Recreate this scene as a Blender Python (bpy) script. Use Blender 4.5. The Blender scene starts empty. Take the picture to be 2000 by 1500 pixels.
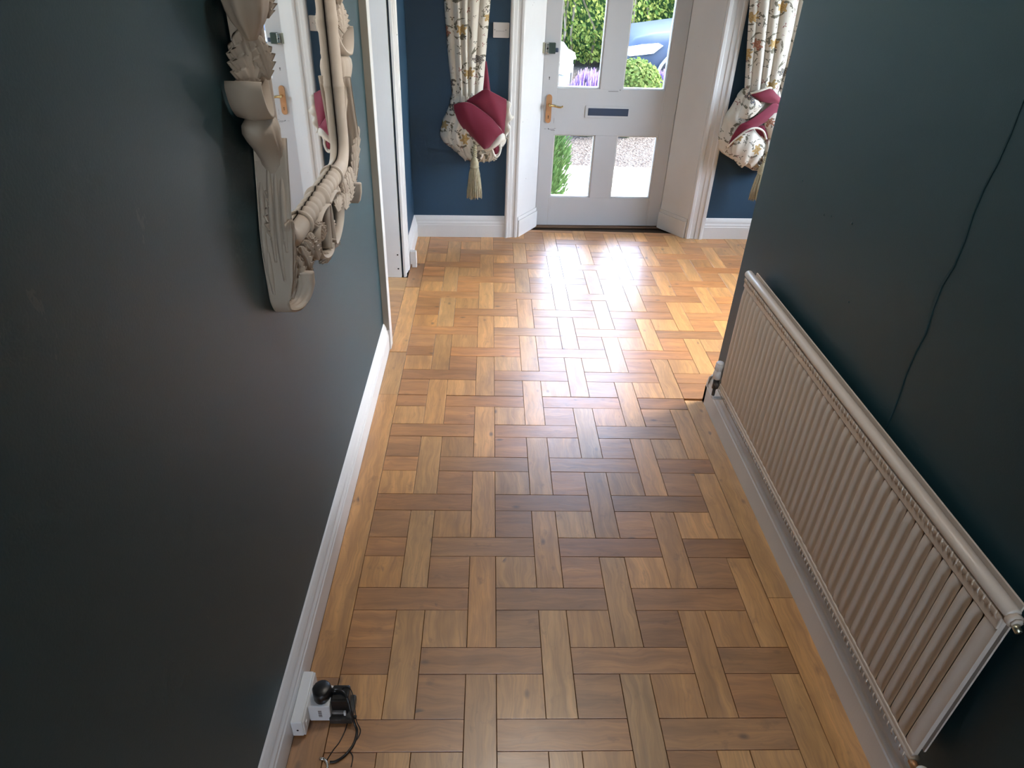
import bpy, bmesh, math, random
from mathutils import Vector, Matrix
random.seed(7)
SC = bpy.context.scene
COL = SC.collection
PI = math.pi

# ------------------------------------------------------------------ camera
F_PX, PITCH, YAW, ROLL, CAM_H = 1318.53, math.radians(33.1325), math.radians(2.8065), math.radians(2.4248), 1.55
cam_data = bpy.data.cameras.new('camera')
cam_data.sensor_fit = 'HORIZONTAL'
cam_data.sensor_width = 36.0
cam_data.lens = F_PX / 2000 * 36.0
cam_data.clip_start = 0.02
cam = bpy.data.objects.new('camera', cam_data)
COL.objects.link(cam)
_fw = Vector((math.sin(YAW) * math.cos(PITCH), math.cos(YAW) * math.cos(PITCH), -math.sin(PITCH)))
_rt = Vector((math.cos(YAW), -math.sin(YAW), 0))
_up = _rt.cross(_fw)
_r2 = _rt * math.cos(ROLL) + _up * math.sin(ROLL)
_u2 = -_rt * math.sin(ROLL) + _up * math.cos(ROLL)
cam.matrix_world = Matrix(((_r2.x, _u2.x, -_fw.x, 0), (_r2.y, _u2.y, -_fw.y, 0), (_r2.z, _u2.z, -_fw.z, CAM_H), (0, 0, 0, 1)))
SC.camera = cam

# ------------------------------------------------------------------ light and exposure
SC.view_settings.view_transform = 'Standard'
SC.view_settings.look = 'None'
SC.view_settings.gamma = 1.0
SC.view_settings.use_curve_mapping = False
SC.view_settings.exposure = 0.18
SC.cycles.use_denoising = True
SC.cycles.max_bounces = 6
SC.cycles.diffuse_bounces = 3
SC.cycles.glossy_bounces = 3
SC.cycles.transmission_bounces = 4
SC.cycles.use_adaptive_sampling = True
SC.cycles.adaptive_threshold = 0.035
SC.cycles.adaptive_min_samples = 16
SC.cycles.transparent_max_bounces = 12
SC.cycles.caustics_reflective = False
SC.cycles.caustics_refractive = False
SC.cycles.sample_clamp_indirect = 6.0

SKY_STRENGTH = 4.2
SUN_STRENGTH = 2.5
FILL_LAMP_W = 9.0  # power of the added corridor fill lamp
SUN_DIR = Vector((1.0, 0.28, 1.25)).normalized()      # towards the sun: from the right, over the drive
world = bpy.data.worlds.new('sky')
SC.world = world
world.use_nodes = True
_nt = world.node_tree
_nt.nodes.clear()
_sky = _nt.nodes.new('ShaderNodeTexSky')
_sky.sky_type = 'NISHITA'
_sky.sun_disc = False
_sky.sun_elevation = math.asin(SUN_DIR.z)
_sky.sun_rotation = math.atan2(SUN_DIR.x, SUN_DIR.y)
_sky.air_density = 1.0
_sky.dust_density = 3.0
_sky.ozone_density = 1.0
_bg = _nt.nodes.new('ShaderNodeBackground')
_bg.inputs['Strength'].default_value = SKY_STRENGTH
_wo = _nt.nodes.new('ShaderNodeOutputWorld')
_nt.links.new(_sky.outputs[0], _bg.inputs[0])
_nt.links.new(_bg.outputs[0], _wo.inputs[0])

_sun = bpy.data.lights.new('sun', 'SUN')
_sun.energy = SUN_STRENGTH
_sun.angle = math.radians(0.6)
_sun.color = (1.0, 0.95, 0.87)
sun = bpy.data.objects.new('sun', _sun)
COL.objects.link(sun)
sun.rotation_euler = SUN_DIR.to_track_quat('Z', 'Y').to_euler()

def portal(name, loc, direction, sx, sy):
    l = bpy.data.lights.new(name, 'AREA')
    l.shape = 'RECTANGLE'
    l.size, l.size_y = sx, sy
    l.cycles.is_portal = True
    o = bpy.data.objects.new(name, l)
    COL.objects.link(o)
    o.location = loc
    o.rotation_euler = Vector(direction).to_track_quat('-Z', 'Z').to_euler()
    return o
# daylight enters by the glazed front door; fill lights are added at unseen windows around the hall
portal('portal_door', (0.74, 4.42, 1.0), (0, -1, 0), 0.72, 1.8)
def window_fill(name, loc, direction, sx, sy, watts, color):
    l = bpy.data.lights.new(name, 'AREA')
    l.shape = 'RECTANGLE'
    l.size, l.size_y = sx, sy
    l.energy = watts
    l.color = color
    o = bpy.data.objects.new(name, l)
    COL.objects.link(o)
    o.location = loc
    o.rotation_euler = Vector(direction).to_track_quat('-Z', 'Z').to_euler()
    return o
window_fill('fill_hall_window', (2.98, 3.2, 1.5), (-1, 0, 0), 1.1, 1.3, 32, (0.78, 0.90, 1.0))
window_fill('fill_side_room_window', (-2.58, 3.0, 1.5), (1, 0, 0), 1.3, 1.3, 34, (0.80, 0.91, 1.0))
window_fill('fill_corridor_window', (0.235, -2.78, 1.55), (0, 1, -0.12), 0.8, 1.1, 18, (1.0, 0.98, 0.95))  # ambient fill added behind the camera

# ------------------------------------------------------------------ node helpers
MATS = {}
class N:
    def __init__(self, name):
        self.m = bpy.data.materials.new(name)
        self.m.use_nodes = True
        self.t = self.m.node_tree
        self.t.nodes.clear()
        self.out = self.t.nodes.new('ShaderNodeOutputMaterial')
        MATS[name] = self.m
    def n(self, typ, **kw):
        nd = self.t.nodes.new('ShaderNode' + typ)
        for k, v in kw.items():
            if k.startswith('i_'):
                nd.inputs[k[2:].replace('_', ' ')].default_value = v
            else:
                setattr(nd, k, v)
        return nd
    def l(self, a, b):
        self.t.links.new(a, b)
    def val(self, x, sock):
        if isinstance(x, (int, float)):
            sock.default_value = x
        elif isinstance(x, tuple):
            sock.default_value = x
        else:
            self.l(x, sock)
    def math(self, op, a, b=0.0, c=0.0, clamp=False):
        nd = self.t.nodes.new('ShaderNodeMath')
        nd.operation = op
        nd.use_clamp = clamp
        for i, x in enumerate((a, b, c)):
            self.val(x, nd.inputs[i])
        return nd.outputs[0]
    def vmath(self, op, a, b=(0, 0, 0), scale=None):
        nd = self.t.nodes.new('ShaderNodeVectorMath')
        nd.operation = op
        self.val(a, nd.inputs[0])
        self.val(b, nd.inputs[1])
        if scale is not None:
            self.val(scale, nd.inputs['Scale'])
        return nd.outputs['Value'] if op in ('LENGTH', 'DISTANCE', 'DOT_PRODUCT') else nd.outputs[0]
    def mix(self, f, a, b, blend='MIX'):
        nd = self.t.nodes.new('ShaderNodeMix')
        nd.data_type = 'RGBA'
        nd.blend_type = blend
        self.val(f, nd.inputs[0])
        self.val(a, nd.inputs[6])
        self.val(b, nd.inputs[7])
        return nd.outputs[2]
    def ramp(self, f, stops):
        nd = self.t.nodes.new('ShaderNodeValToRGB')
        e = nd.color_ramp.elements
        while len(e) < len(stops):
            e.new(0.5)
        for el, (p, c) in zip(e, stops):
            el.position = p
            el.color = c if len(c) == 4 else (*c, 1)
        self.l(f, nd.inputs[0])
        return nd.outputs[0]
    def coord(self, which='Object'):
        return self.t.nodes.new('ShaderNodeTexCoord').outputs[which]
    def mapping(self, v, scale=(1, 1, 1), loc=(0, 0, 0)):
        nd = self.t.nodes.new('ShaderNodeMapping')
        self.l(v, nd.inputs[0])
        nd.inputs['Scale'].default_value = scale
        nd.inputs['Location'].default_value = loc
        return nd.outputs[0]
    def noise(self, v, scale, detail=3.0, rough=0.5):
        nd = self.t.nodes.new('ShaderNodeTexNoise')
        if v is not None:
            self.l(v, nd.inputs['Vector'])
        nd.inputs['Scale'].default_value = scale
        nd.inputs['Detail'].default_value = detail
        nd.inputs['Roughness'].default_value = rough
        return nd.outputs[0]
    def bump(self, h, strength, dist=0.01):
        nd = self.t.nodes.new('ShaderNodeBump')
        nd.inputs['Strength'].default_value = strength
        nd.inputs['Distance'].default_value = dist
        self.l(h, nd.inputs['Height'])
        return nd.outputs[0]
    def bsdf(self, color, rough=0.5, metal=0.0, normal=None, spec=0.5, **kw):
        nd = self.t.nodes.new('ShaderNodeBsdfPrincipled')
        self.val(color if not (isinstance(color, tuple) and len(color) == 3) else (*color, 1), nd.inputs['Base Color'])
        self.val(rough, nd.inputs['Roughness'])
        nd.inputs['Metallic'].default_value = metal
        nd.inputs['Specular IOR Level'].default_value = spec
        for k, v in kw.items():
            self.val(v, nd.inputs[k.replace('_', ' ')])
        if normal is not None:
            self.l(normal, nd.inputs['Normal'])
        self.l(nd.outputs[0], self.out.inputs[0])
        return nd

def simple(name, color, rough=0.5, metal=0.0, var=0.06, vscale=8.0, bump=0.0, bscale=60.0, spec=0.5, **kw):
    n = N(name)
    v = n.coord()
    f = n.noise(v, vscale, 3)
    dark = tuple(c * (1 - var) for c in color)
    lite = tuple(min(1, c * (1 + var)) for c in color)
    c = n.mix(f, (*dark, 1), (*lite, 1))
    nm = n.bump(n.noise(v, bscale, 3), bump, 0.004) if bump else None
    n.bsdf(c, rough, metal, nm, spec, **kw)
    return n.m

# ------------------------------------------------------------------ materials
def make_materials():
    # dark blue-grey wall paper, slightly sheeny, lint texture and a few rubbed marks
    n = N('wall_paint')
    v = n.coord()
    f = n.noise(v, 2.2, 4)
    c = n.mix(f, (0.008, 0.036, 0.046, 1), (0.013, 0.048, 0.060, 1))
    fine = n.noise(v, 260, 2)
    c = n.mix(n.math('MULTIPLY', fine, 0.25), c, (0.028, 0.066, 0.078, 1))
    marks = n.math('GREATER_THAN', n.noise(n.mapping(v, (3, 3, 1.2)), 3.1, 5, 0.7), 0.70)
    c = n.mix(n.math('MULTIPLY', marks, 0.10), c, (0.2, 0.21, 0.21, 1))
    n.bsdf(c, 0.46, 0, n.bump(n.math('ADD', fine, n.noise(v, 14, 3)), 0.05, 0.004), 0.42)
    n = N('back_wall_paint')
    v = n.coord()
    f = n.noise(v, 3, 4)
    c = n.mix(f, (0.020, 0.058, 0.105, 1), (0.030, 0.074, 0.128, 1))
    n.bsdf(c, 0.55, 0, n.bump(n.noise(v, 220, 2), 0.10, 0.004), 0.4)
    # painted woodwork
    n = N('white_paint')
    v = n.coord()
    f = n.noise(v, 6, 4)
    c = n.mix(f, (0.70, 0.69, 0.68, 1), (0.80, 0.79, 0.78, 1))
    chip = n.math('GREATER_THAN', n.noise(v, 24, 3, 0.6), 0.745)
    c = n.mix(n.math('MULTIPLY', chip, 0.7), c, (0.16, 0.13, 0.11, 1))
    n.bsdf(c, 0.38, 0, n.bump(n.noise(n.mapping(v, (60, 60, 8)), 3, 2), 0.06, 0.004), 0.5)
    simple('door_paint', (0.56, 0.565, 0.58), 0.42, var=0.03, bump=0.05, bscale=40)
    simple('shade_joint_taupe', (0.40, 0.36, 0.30), 0.6, var=0.08)  # shade of the architrave side put into colour, also door joint lines
    simple('ceiling_paint', (0.8, 0.79, 0.77), 0.9, var=0.02)
    simple('enamel', (0.68, 0.58, 0.49), 0.38, var=0.05, vscale=5, bump=0.02)
    simple('white_plastic', (0.78, 0.77, 0.75), 0.35, var=0.03)
    simple('switch_plastic', (0.62, 0.58, 0.55), 0.45, var=0.03)
    simple('grey_ink', (0.20, 0.17, 0.16), 0.6)
    simple('black_plastic', (0.012, 0.012, 0.013), 0.35, var=0.1)
    simple('dark_grey_plastic', (0.05, 0.048, 0.046), 0.4, var=0.1)
    simple('clear_grey', (0.30, 0.28, 0.26), 0.25)
    simple('chrome', (0.75, 0.76, 0.74), 0.18, 1.0, var=0.02)
    simple('pale_gilt', (0.62, 0.60, 0.46), 0.3, 1.0, var=0.1)
    simple('lock_green', (0.05, 0.075, 0.065), 0.35, 0.4, var=0.3, vscale=40)
    simple('copper_plate', (0.52, 0.27, 0.13), 0.45, 0.55, var=0.25, vscale=30)
    simple('brass', (0.72, 0.55, 0.28), 0.25, 1.0, var=0.1)
    simple('letter_flap', (0.035, 0.055, 0.10), 0.5, var=0.1)
    simple('dark_gap', (0.012, 0.010, 0.009), 0.9)
    simple('frame_paint', (0.47, 0.395, 0.325), 0.62, var=0.10, vscale=9, bump=0.05, bscale=50, spec=0.35)
    simple('lining', (0.175, 0.008, 0.032), 0.7, var=0.12, vscale=14, bump=0.10, bscale=300, spec=0.3, Sheen_Weight=0.4)
    simple('hem_cream', (0.74, 0.70, 0.62), 0.85, var=0.08, vscale=30, bump=0.1, bscale=200)
    simple('tassel_cream', (0.44, 0.39, 0.26), 0.9, var=0.25, vscale=60, bump=0.2, bscale=250)
    simple('pink_button', (0.55, 0.24, 0.15), 0.5)
    simple('sub_floor', (0.045, 0.028, 0.017), 0.8, var=0.2)
    simple('mirror_silver', (0.93, 0.95, 0.94), 0.015, 1.0, var=0.0)
    n = N('fill_lamp_glow')  # glow of the added dome over the corridor
    em = n.n('Emission')
    em.inputs[0].default_value = (1.0, 0.9, 0.78, 1)
    em.inputs[1].default_value = 3.0
    n.l(em.outputs[0], n.out.inputs[0])
    # thin window glass
    n = N('glass')
    tr = n.n('BsdfTransparent')
    tr.inputs[0].default_value = (0.97, 0.985, 0.98, 1)
    gl = n.n('BsdfGlossy')
    gl.inputs['Roughness'].default_value = 0.01
    fr = n.n('Fresnel')
    fr.inputs[0].default_value = 1.35
    mx = n.n('MixShader')
    n.l(fr.outputs[0], mx.inputs[0])
    n.l(tr.outputs[0], mx.inputs[1])
    n.l(gl.outputs[0], mx.inputs[2])
    n.l(mx.outputs[0], n.out.inputs[0])
    # oak block: local X runs along the grain, tint per block
    n = N('oak')
    info = n.n('ObjectInfo')
    v = n.coord()
    off = n.vmath('SCALE', (13.1, 7.7, 5.3), scale=n.math('MULTIPLY', info.outputs['Random'], 17.0))
    p = n.vmath('ADD', v, off)
    warp = n.noise(n.mapping(p, (5, 9, 1)), 1.6, 2)
    pw = n.vmath('ADD', p, n.vmath('SCALE', (0.0, 0.05, 0.0), scale=warp))
    grain = n.noise(n.mapping(pw, (9, 190, 30)), 1.0, 4, 0.6)
    ring = n.noise(n.mapping(pw, (3.5, 34, 8)), 1.0, 3, 0.55)
    cloud = n.noise(n.mapping(p, (7, 11, 5)), 1.0, 3)
    col = info.outputs['Color']
    c = n.mix(n.ramp(ring, [(0.30, (0, 0, 0)), (0.70, (1, 1, 1))]), n.mix(1.0, col, (0.70, 0.66, 0.62, 1), 'MULTIPLY'), n.mix(1.0, col, (1.16, 1.15, 1.12, 1), 'MULTIPLY'))
    c = n.mix(n.math('MULTIPLY', n.ramp(grain, [(0.35, (1, 1, 1)), (0.55, (0, 0, 0))]), 0.32), c, n.mix(1.0, col, (0.42, 0.36, 0.31, 1), 'MULTIPLY'))
    c = n.mix(n.math('MULTIPLY', n.ramp(cloud, [(0.52, (0, 0, 0)), (0.78, (1, 1, 1))]), 0.55), c, n.mix(1.0, col, (0.50, 0.47, 0.46, 1), 'MULTIPLY'))
    vor = n.n('TexVoronoi', feature='F1')
    n.l(n.mapping(p, (9, 16, 3)), vor.inputs['Vector'])
    vor.inputs['Scale'].default_value = 1.0
    knot = n.math('MULTIPLY', n.ramp(vor.outputs['Distance'], [(0.05, (1, 1, 1)), (0.16, (0, 0, 0))]),
                  n.math('GREATER_THAN', n.noise(n.mapping(p, (9, 16, 3)), 0.45, 1), 0.51))
    c = n.mix(n.math('MULTIPLY', knot, 0.75), c, (0.07, 0.032, 0.02, 1))
    stain = n.noise(n.mapping(p, (16, 26, 5)), 1.0, 4, 0.65)
    c = n.mix(n.math('MULTIPLY', n.ramp(stain, [(0.60, (0, 0, 0)), (0.74, (1, 1, 1))]), 0.50), c, n.mix(1.0, col, (0.34, 0.30, 0.30, 1), 'MULTIPLY'))
    ro = n.math('ADD', 0.33, n.math('MULTIPLY', n.noise(n.mapping(p, (14, 26, 9)), 1.0, 4), 0.20))
    hgt = n.math('ADD', n.math('MULTIPLY', grain, 0.25), n.math('ADD', n.math('MULTIPLY', ring, 0.8), n.math('MULTIPLY', cloud, 1.6)))
    n.bsdf(c, ro, 0, n.bump(hgt, 0.22, 0.005), 0.6, Coat_Weight=0.9, Coat_Roughness=n.math('MULTIPLY', ro, 0.78), Coat_IOR=1.75)
    # same wood for the far part of the floor that is not built block by block
    n = N('oak_far')
    v = n.coord()
    br = n.n('TexBrick')
    n.l(v, br.inputs['Vector'])
    br.inputs['Color1'].default_value = (0.36, 0.20, 0.10, 1)
    br.inputs['Color2'].default_value = (0.27, 0.15, 0.075, 1)
    br.inputs['Mortar'].default_value = (0.05, 0.03, 0.02, 1)
    br.inputs['Scale'].default_value = 1.0
    br.inputs['Brick Width'].default_value = 0.31
    br.inputs['Row Height'].default_value = 0.077
    br.inputs['Mortar Size'].default_value = 0.002
    n.bsdf(br.outputs[0], 0.4)
    # printed curtain cloth: cream ground, vines, mustard / rust / navy flowers
    n = N('floral_print')
    v0 = n.coord('Object')
    sx = n.n('SeparateXYZ')
    n.l(v0, sx.inputs[0])
    cb = n.n('CombineXYZ')
    n.l(sx.outputs[0], cb.inputs[0])
    n.l(sx.outputs[2], cb.inputs[1])
    p2 = cb.outputs[0]
    wob = n.n('TexNoise')
    n.l(p2, wob.inputs['Vector'])
    wob.inputs['Scale'].default_value = 14
    p2 = n.vmath('ADD', p2, n.vmath('SCALE', n.vmath('SUBTRACT', wob.outputs['Color'], (0.5, 0.5, 0.5)), scale=0.045))
    base = n.mix(n.noise(v0, 12, 3), (0.60, 0.55, 0.46, 1), (0.74, 0.70, 0.63, 1))
    def flowers(sc, rad, amp, k, offs):
        vo = n.n('TexVoronoi', feature='F1', voronoi_dimensions='2D')
        q = n.mapping(p2, (sc, sc, sc), offs)
        n.l(q, vo.inputs['Vector'])
        vo.inputs['Scale'].default_value = 1
        vo.inputs['Randomness'].default_value = 0.75
        loc = n.vmath('SUBTRACT', q, vo.outputs['Position'])
        s = n.n('SeparateXYZ')
        n.l(loc, s.inputs[0])
        th = n.math('ARCTAN2', s.outputs[1], s.outputs[0])
        r = n.vmath('LENGTH', loc)
        rc = n.n('SeparateColor')
        n.l(vo.outputs['Color'], rc.inputs[0])
        edge = n.math('ADD', rad, n.math('MULTIPLY', amp, n.math('COSINE', n.math('ADD', n.math('MULTIPLY', th, k), n.math('MULTIPLY', rc.outputs[2], 6.28)))))
        return n.math('LESS_THAN', r, edge), r, th, rc
    # big blooms
    fm, r, th, rc = flowers(7.5, 0.17, 0.05, 6.0, (0.3, 0.1, 0))
    bloom = n.ramp(rc.outputs[0], [(0.0, (0.42, 0.25, 0.07)), (0.45, (0.36, 0.22, 0.07)), (0.46, (0.30, 0.08, 0.05)), (0.66, (0.26, 0.10, 0.07)), (0.67, (0.05, 0.055, 0.09)), (1.0, (0.07, 0.07, 0.09))])
    for e in range(1): pass
    ringm = n.math('GREATER_THAN', n.math('SINE', n.math('MULTIPLY', r, 95.0)), 0.45)
    bloom = n.mix(n.math('MULTIPLY', ringm, 0.55), bloom, (0.52, 0.42, 0.22, 1))
    # vine scrolls around the blooms
    sw = n.math('COSINE', n.math('ADD', n.math('MULTIPLY', th, 3.0), n.math('MULTIPLY', r, 17.0)))
    vine = n.math('MULTIPLY', n.math('GREATER_THAN', sw, 0.66), n.math('MULTIPLY', n.math('GREATER_THAN', r, 0.15), n.math('LESS_THAN', r, 0.47)))
    vine = n.math('MULTIPLY', vine, n.math('GREATER_THAN', n.noise(p2, 70, 2), 0.47))
    c = n.mix(n.math('MULTIPLY', vine, 0.85), base, (0.085, 0.075, 0.045, 1))
    # leaf sprigs
    lm, r2, th2, rc2 = flowers(25.0, 0.10, 0.17, 3.0, (0.7, 0.2, 0))
    lm = n.math('MULTIPLY', lm, n.math('GREATER_THAN', rc2.outputs[1], 0.42))
    sprig = n.ramp(rc2.outputs[0], [(0.0, (0.03, 0.035, 0.05)), (0.4, (0.08, 0.08, 0.05)), (0.72, (0.11, 0.08, 0.04)), (0.75, (0.24, 0.05, 0.05)), (1.0, (0.22, 0.06, 0.05))])
    c = n.mix(n.math('MULTIPLY', lm, 0.88), c, sprig)
    c = n.mix(n.math('MULTIPLY', fm, 0.92), c, bloom)
    n.bsdf(c, 0.85, 0, n.bump(n.noise(v0, 420, 2), 0.12, 0.002), 0.25)
    # outdoors
    def leafmat(name, a, b, tr=0.35):
        n = N(name)
        info = n.n('NewGeometry')
        rnd = info.outputs['Random Per Island']
        c = n.mix(rnd, (*a, 1), (*b, 1))
        d = n.n('BsdfDiffuse')
        t = n.n('BsdfTranslucent')
        n.l(c, d.inputs[0])
        n.l(c, t.inputs[0])
        m = n.n('MixShader')
        m.inputs[0].default_value = tr
        n.l(d.outputs[0], m.inputs[1])
        n.l(t.outputs[0], m.inputs[2])
        n.l(m.outputs[0], n.out.inputs[0])
    leafmat('hedge_leaf', (0.06, 0.12, 0.026), (0.34, 0.37, 0.09))
    leafmat('bush_leaf', (0.06, 0.10, 0.025), (0.13, 0.165, 0.055))
    leafmat('conifer_leaf', (0.025, 0.058, 0.02), (0.065, 0.12, 0.045))
    leafmat('lavender_flower', (0.13, 0.08, 0.24), (0.26, 0.19, 0.34))
    leafmat('lavender_leaf', (0.12, 0.16, 0.10), (0.24, 0.26, 0.20))
    simple('twig', (0.22, 0.17, 0.11), 0.8, var=0.3)
    n = N('gravel')
    v = n.coord()
    vo = n.n('TexVoronoi')
    n.l(v, vo.inputs['Vector'])
    vo.inputs['Scale'].default_value = 46
    sc = n.n('SeparateColor')
    n.l(vo.outputs['Color'], sc.inputs[0])
    c = n.ramp(sc.outputs[0], [(0.0, (0.018, 0.013, 0.010)), (0.35, (0.044, 0.036, 0.031)), (1.0, (0.064, 0.058, 0.052))])
    n.bsdf(c, 0.9, 0, n.bump(vo.outputs['Distance'], 0.8, 0.03), 0.2)
    simple('pale_paving', (0.72, 0.68, 0.60), 0.9, var=0.06, vscale=20, bump=0.1)
    simple('stone_step', (0.42, 0.43, 0.44), 0.8, var=0.1)
    simple('render_wall', (0.6, 0.58, 0.54), 0.9, var=0.05)
    simple('car_slate', (0.022, 0.034, 0.058), 0.42, 0.0, var=0.02, spec=0.22, Coat_Weight=0.08)
    simple('car_white', (0.17, 0.22, 0.25), 0.35, 0.0, var=0.02, Coat_Weight=0.3)
    simple('car_trim', (0.30, 0.32, 0.35), 0.45)
    simple('tyre', (0.02, 0.02, 0.022), 0.8)
    simple('alloy', (0.35, 0.33, 0.32), 0.35, 0.7)
    simple('lamp_glass', (0.85, 0.87, 0.9), 0.08, 0.0, Coat_Weight=1.0)
    simple('car_glass', (0.03, 0.04, 0.05), 0.05, 0.0, Coat_Weight=1.0)
make_materials()

# ------------------------------------------------------------------ mesh helpers
class MB:
    def __init__(self):
        self.v, self.f, self.s = [], [], []
    def add(self, verts, faces, smooth=False, M=None):
        o = len(self.v)
        for p in verts:
            p = Vector(p)
            self.v.append(tuple(M @ p) if M is not None else tuple(p))
        for f in faces:
            self.f.append(tuple(i + o for i in f))
            self.s.append(smooth)
        return self
    def box(self, x0, x1, y0, y1, z0, z1, M=None, bevel=0.0):
        if bevel <= 0:
            vs = [(x, y, z) for x in (x0, x1) for y in (y0, y1) for z in (z0, z1)]
            fs = [(0, 1, 3, 2), (4, 6, 7, 5), (0, 4, 5, 1), (2, 3, 7, 6), (0, 2, 6, 4), (1, 5, 7, 3)]
            return self.add(vs, fs, False, M)
        bm = bmesh.new()
        bmesh.ops.create_cube(bm, size=1.0)
        for v in bm.verts:
            v.co = ((x0 + x1) / 2 + v.co.x * (x1 - x0), (y0 + y1) / 2 + v.co.y * (y1 - y0), (z0 + z1) / 2 + v.co.z * (z1 - z0))
        bmesh.ops.bevel(bm, geom=list(bm.edges), offset=bevel, segments=2, profile=0.5, affect='EDGES')
        bm.verts.index_update()
        self.add([v.co.copy() for v in bm.verts], [[v.index for v in f.verts] for f in bm.faces], False, M)
        bm.free()
        return self
    def prism(self, poly, a0, a1, axis='z', M=None, smooth=False):
        # poly: 2-D points; axis: the direction of extrusion
        n = len(poly)
        def P(u, w, a):
            return (u, w, a) if axis == 'z' else ((u, a, w) if axis == 'y' else (a, u, w))
        vs = [P(u, w, a0) for u, w in poly] + [P(u, w, a1) for u, w in poly]
        fs = [tuple(range(n))[::-1], tuple(range(n, 2 * n))]
        self.add(vs, fs, False, M)
        o = len(self.v) - 2 * n
        for i in range(n):
            j = (i + 1) % n
            self.f.append((o + i, o + j, o + n + j, o + n + i))
            self.s.append(smooth)
        return self
    def grid(self, rows, close_u=False, close_v=False, smooth=True, M=None, caps=False):
        nr, nc = len(rows), len(rows[0])
        vs = [p for r in rows for p in r]
        fs = []
        for i in range(nr if close_v else nr - 1):
            for j in range(nc if close_u else nc - 1):
                a = i * nc + j
                b = i * nc + (j + 1) % nc
                c = ((i + 1) % nr) * nc + (j + 1) % nc
                d = ((i + 1) % nr) * nc + j
                fs.append((a, b, c, d))
        if caps:
            fs.append(tuple(range(nc))[::-1])
            fs.append(tuple((nr - 1) * nc + j for j in range(nc)))
        return self.add(vs, fs, smooth, M)
    def tube(self, path, rad, seg=8, M=None, caps=True, closed=False):
        pts = [Vector(p) for p in path]
        n = len(pts)
        rs = rad if isinstance(rad, (list, tuple)) else [rad] * n
        rows = []
        prev = None
        for i, p in enumerate(pts):
            if closed:
                t = pts[(i + 1) % n] - pts[(i - 1) % n]
            else:
                t = pts[min(i + 1, n - 1)] - pts[max(i - 1, 0)]
            t.normalize()
            if prev is None:
                a = Vector((0, 0, 1)) if abs(t.z) < 0.9 else Vector((1, 0, 0))
                u = t.cross(a).normalized()
            else:
                u = (prev - t * prev.dot(t)).normalized()
            prev = u
            w = t.cross(u)
            rows.append([p + (u * math.cos(2 * PI * k / seg) + w * math.sin(2 * PI * k / seg)) * rs[i] for k in range(seg)])
        return self.grid(rows, close_u=True, close_v=closed, M=M, caps=caps and not closed)
    def lathe(self, prof, seg=20, M=None, caps=True):
        rows = [[(r * math.cos(2 * PI * k / seg), r * math.sin(2 * PI * k / seg), z) for k in range(seg)] for r, z in prof]
        return self.grid(rows, close_u=True, M=M, caps=caps)
    def mesh(self, name):
        me = bpy.data.meshes.new(name)
        me.from_pydata([tuple(p) for p in self.v], [], self.f)
        me.polygons.foreach_set('use_smooth', self.s)
        bm = bmesh.new()
        bm.from_mesh(me)
        bmesh.ops.recalc_face_normals(bm, faces=bm.faces)
        bm.to_mesh(me)
        bm.free()
        me.update()
        return me
    def build(self, name, mat, parent=None, origin=None, xf=None):
        if xf is not None:
            self.v = [tuple(xf @ Vector(p)) for p in self.v]
        o0 = Vector(origin) if origin else (PARENT_LOC.get(parent.name, Vector()) if parent else Vector())
        self.v = [tuple(Vector(p) - o0) for p in self.v]
        me = self.mesh(name)
        me.materials.append(MATS[mat])
        o = bpy.data.objects.new(name, me)
        COL.objects.link(o)
        if parent:
            o.parent = parent
            PARENT_LOC[o.name] = o0
        else:
            o.location = o0
            PARENT_LOC[o.name] = o0
        return o
PARENT_LOC = {}

def tag(o, label, cat, group=None, kind=None):
    o['label'] = label
    o['category'] = cat
    if group:
        o['group'] = group
    if kind:
        o['kind'] = kind
    return o
def thing(name, loc, label, cat, group=None, kind=None):
    e = bpy.data.objects.new(name, None)
    COL.objects.link(e)
    e.location = loc
    e.empty_display_size = 0.05
    PARENT_LOC[e.name] = Vector(loc)
    return tag(e, label, cat, group, kind)
def smoothstep(a, b, x):
    t = max(0.0, min(1.0, (x - a) / (b - a)))
    return t * t * (3 - 2 * t)
def lerp_table(tab, z):
    # tab sorted by descending z: (z, a, b, ...)
    if z >= tab[0][0]:
        return tab[0][1:]
    for r0, r1 in zip(tab, tab[1:]):
        if z >= r1[0]:
            t = (r0[0] - z) / (r0[0] - r1[0])
            return tuple(a + (b - a) * t for a, b in zip(r0[1:], r1[1:]))
    return tab[-1][1:]
def catmull(pts, n=6):
    P = [Vector(p) for p in pts]
    out = []
    for i in range(len(P) - 1):
        p0, p1, p2, p3 = P[max(i - 1, 0)], P[i], P[i + 1], P[min(i + 2, len(P) - 1)]
        for k in range(n):
            t = k / n
            out.append(0.5 * ((2 * p1) + (p2 - p0) * t + (2 * p0 - 5 * p1 + 4 * p2 - p3) * t * t + (3 * p1 - p0 - 3 * p2 + p3) * t ** 3))
    out.append(P[-1])
    return out

# frame of the front wall: x along it, y away from the camera (0 = its plaster face)
_a = math.atan(0.045)
BK = Matrix.Translation((0, 4.07, 0)) @ Matrix.Rotation(_a, 4, 'Z')

XL, XR = -0.447, 0.918       # plaster faces of the corridor walls
Y_LEND, Y_OPEN = 2.70, 3.42  # side opening in the left wall
Y_REND = 2.25                # right wall stops here, the hall widens
ZC = 2.42

# ------------------------------------------------------------------ structure
fl = MB().box(-2.9, 3.3, -3.0, 4.50, -0.08, -0.0125).build('floor', 'sub_floor')
tag(fl, 'worn oak parquet floor of woven squares and planks between white skirtings', 'floor', kind='structure')
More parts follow.
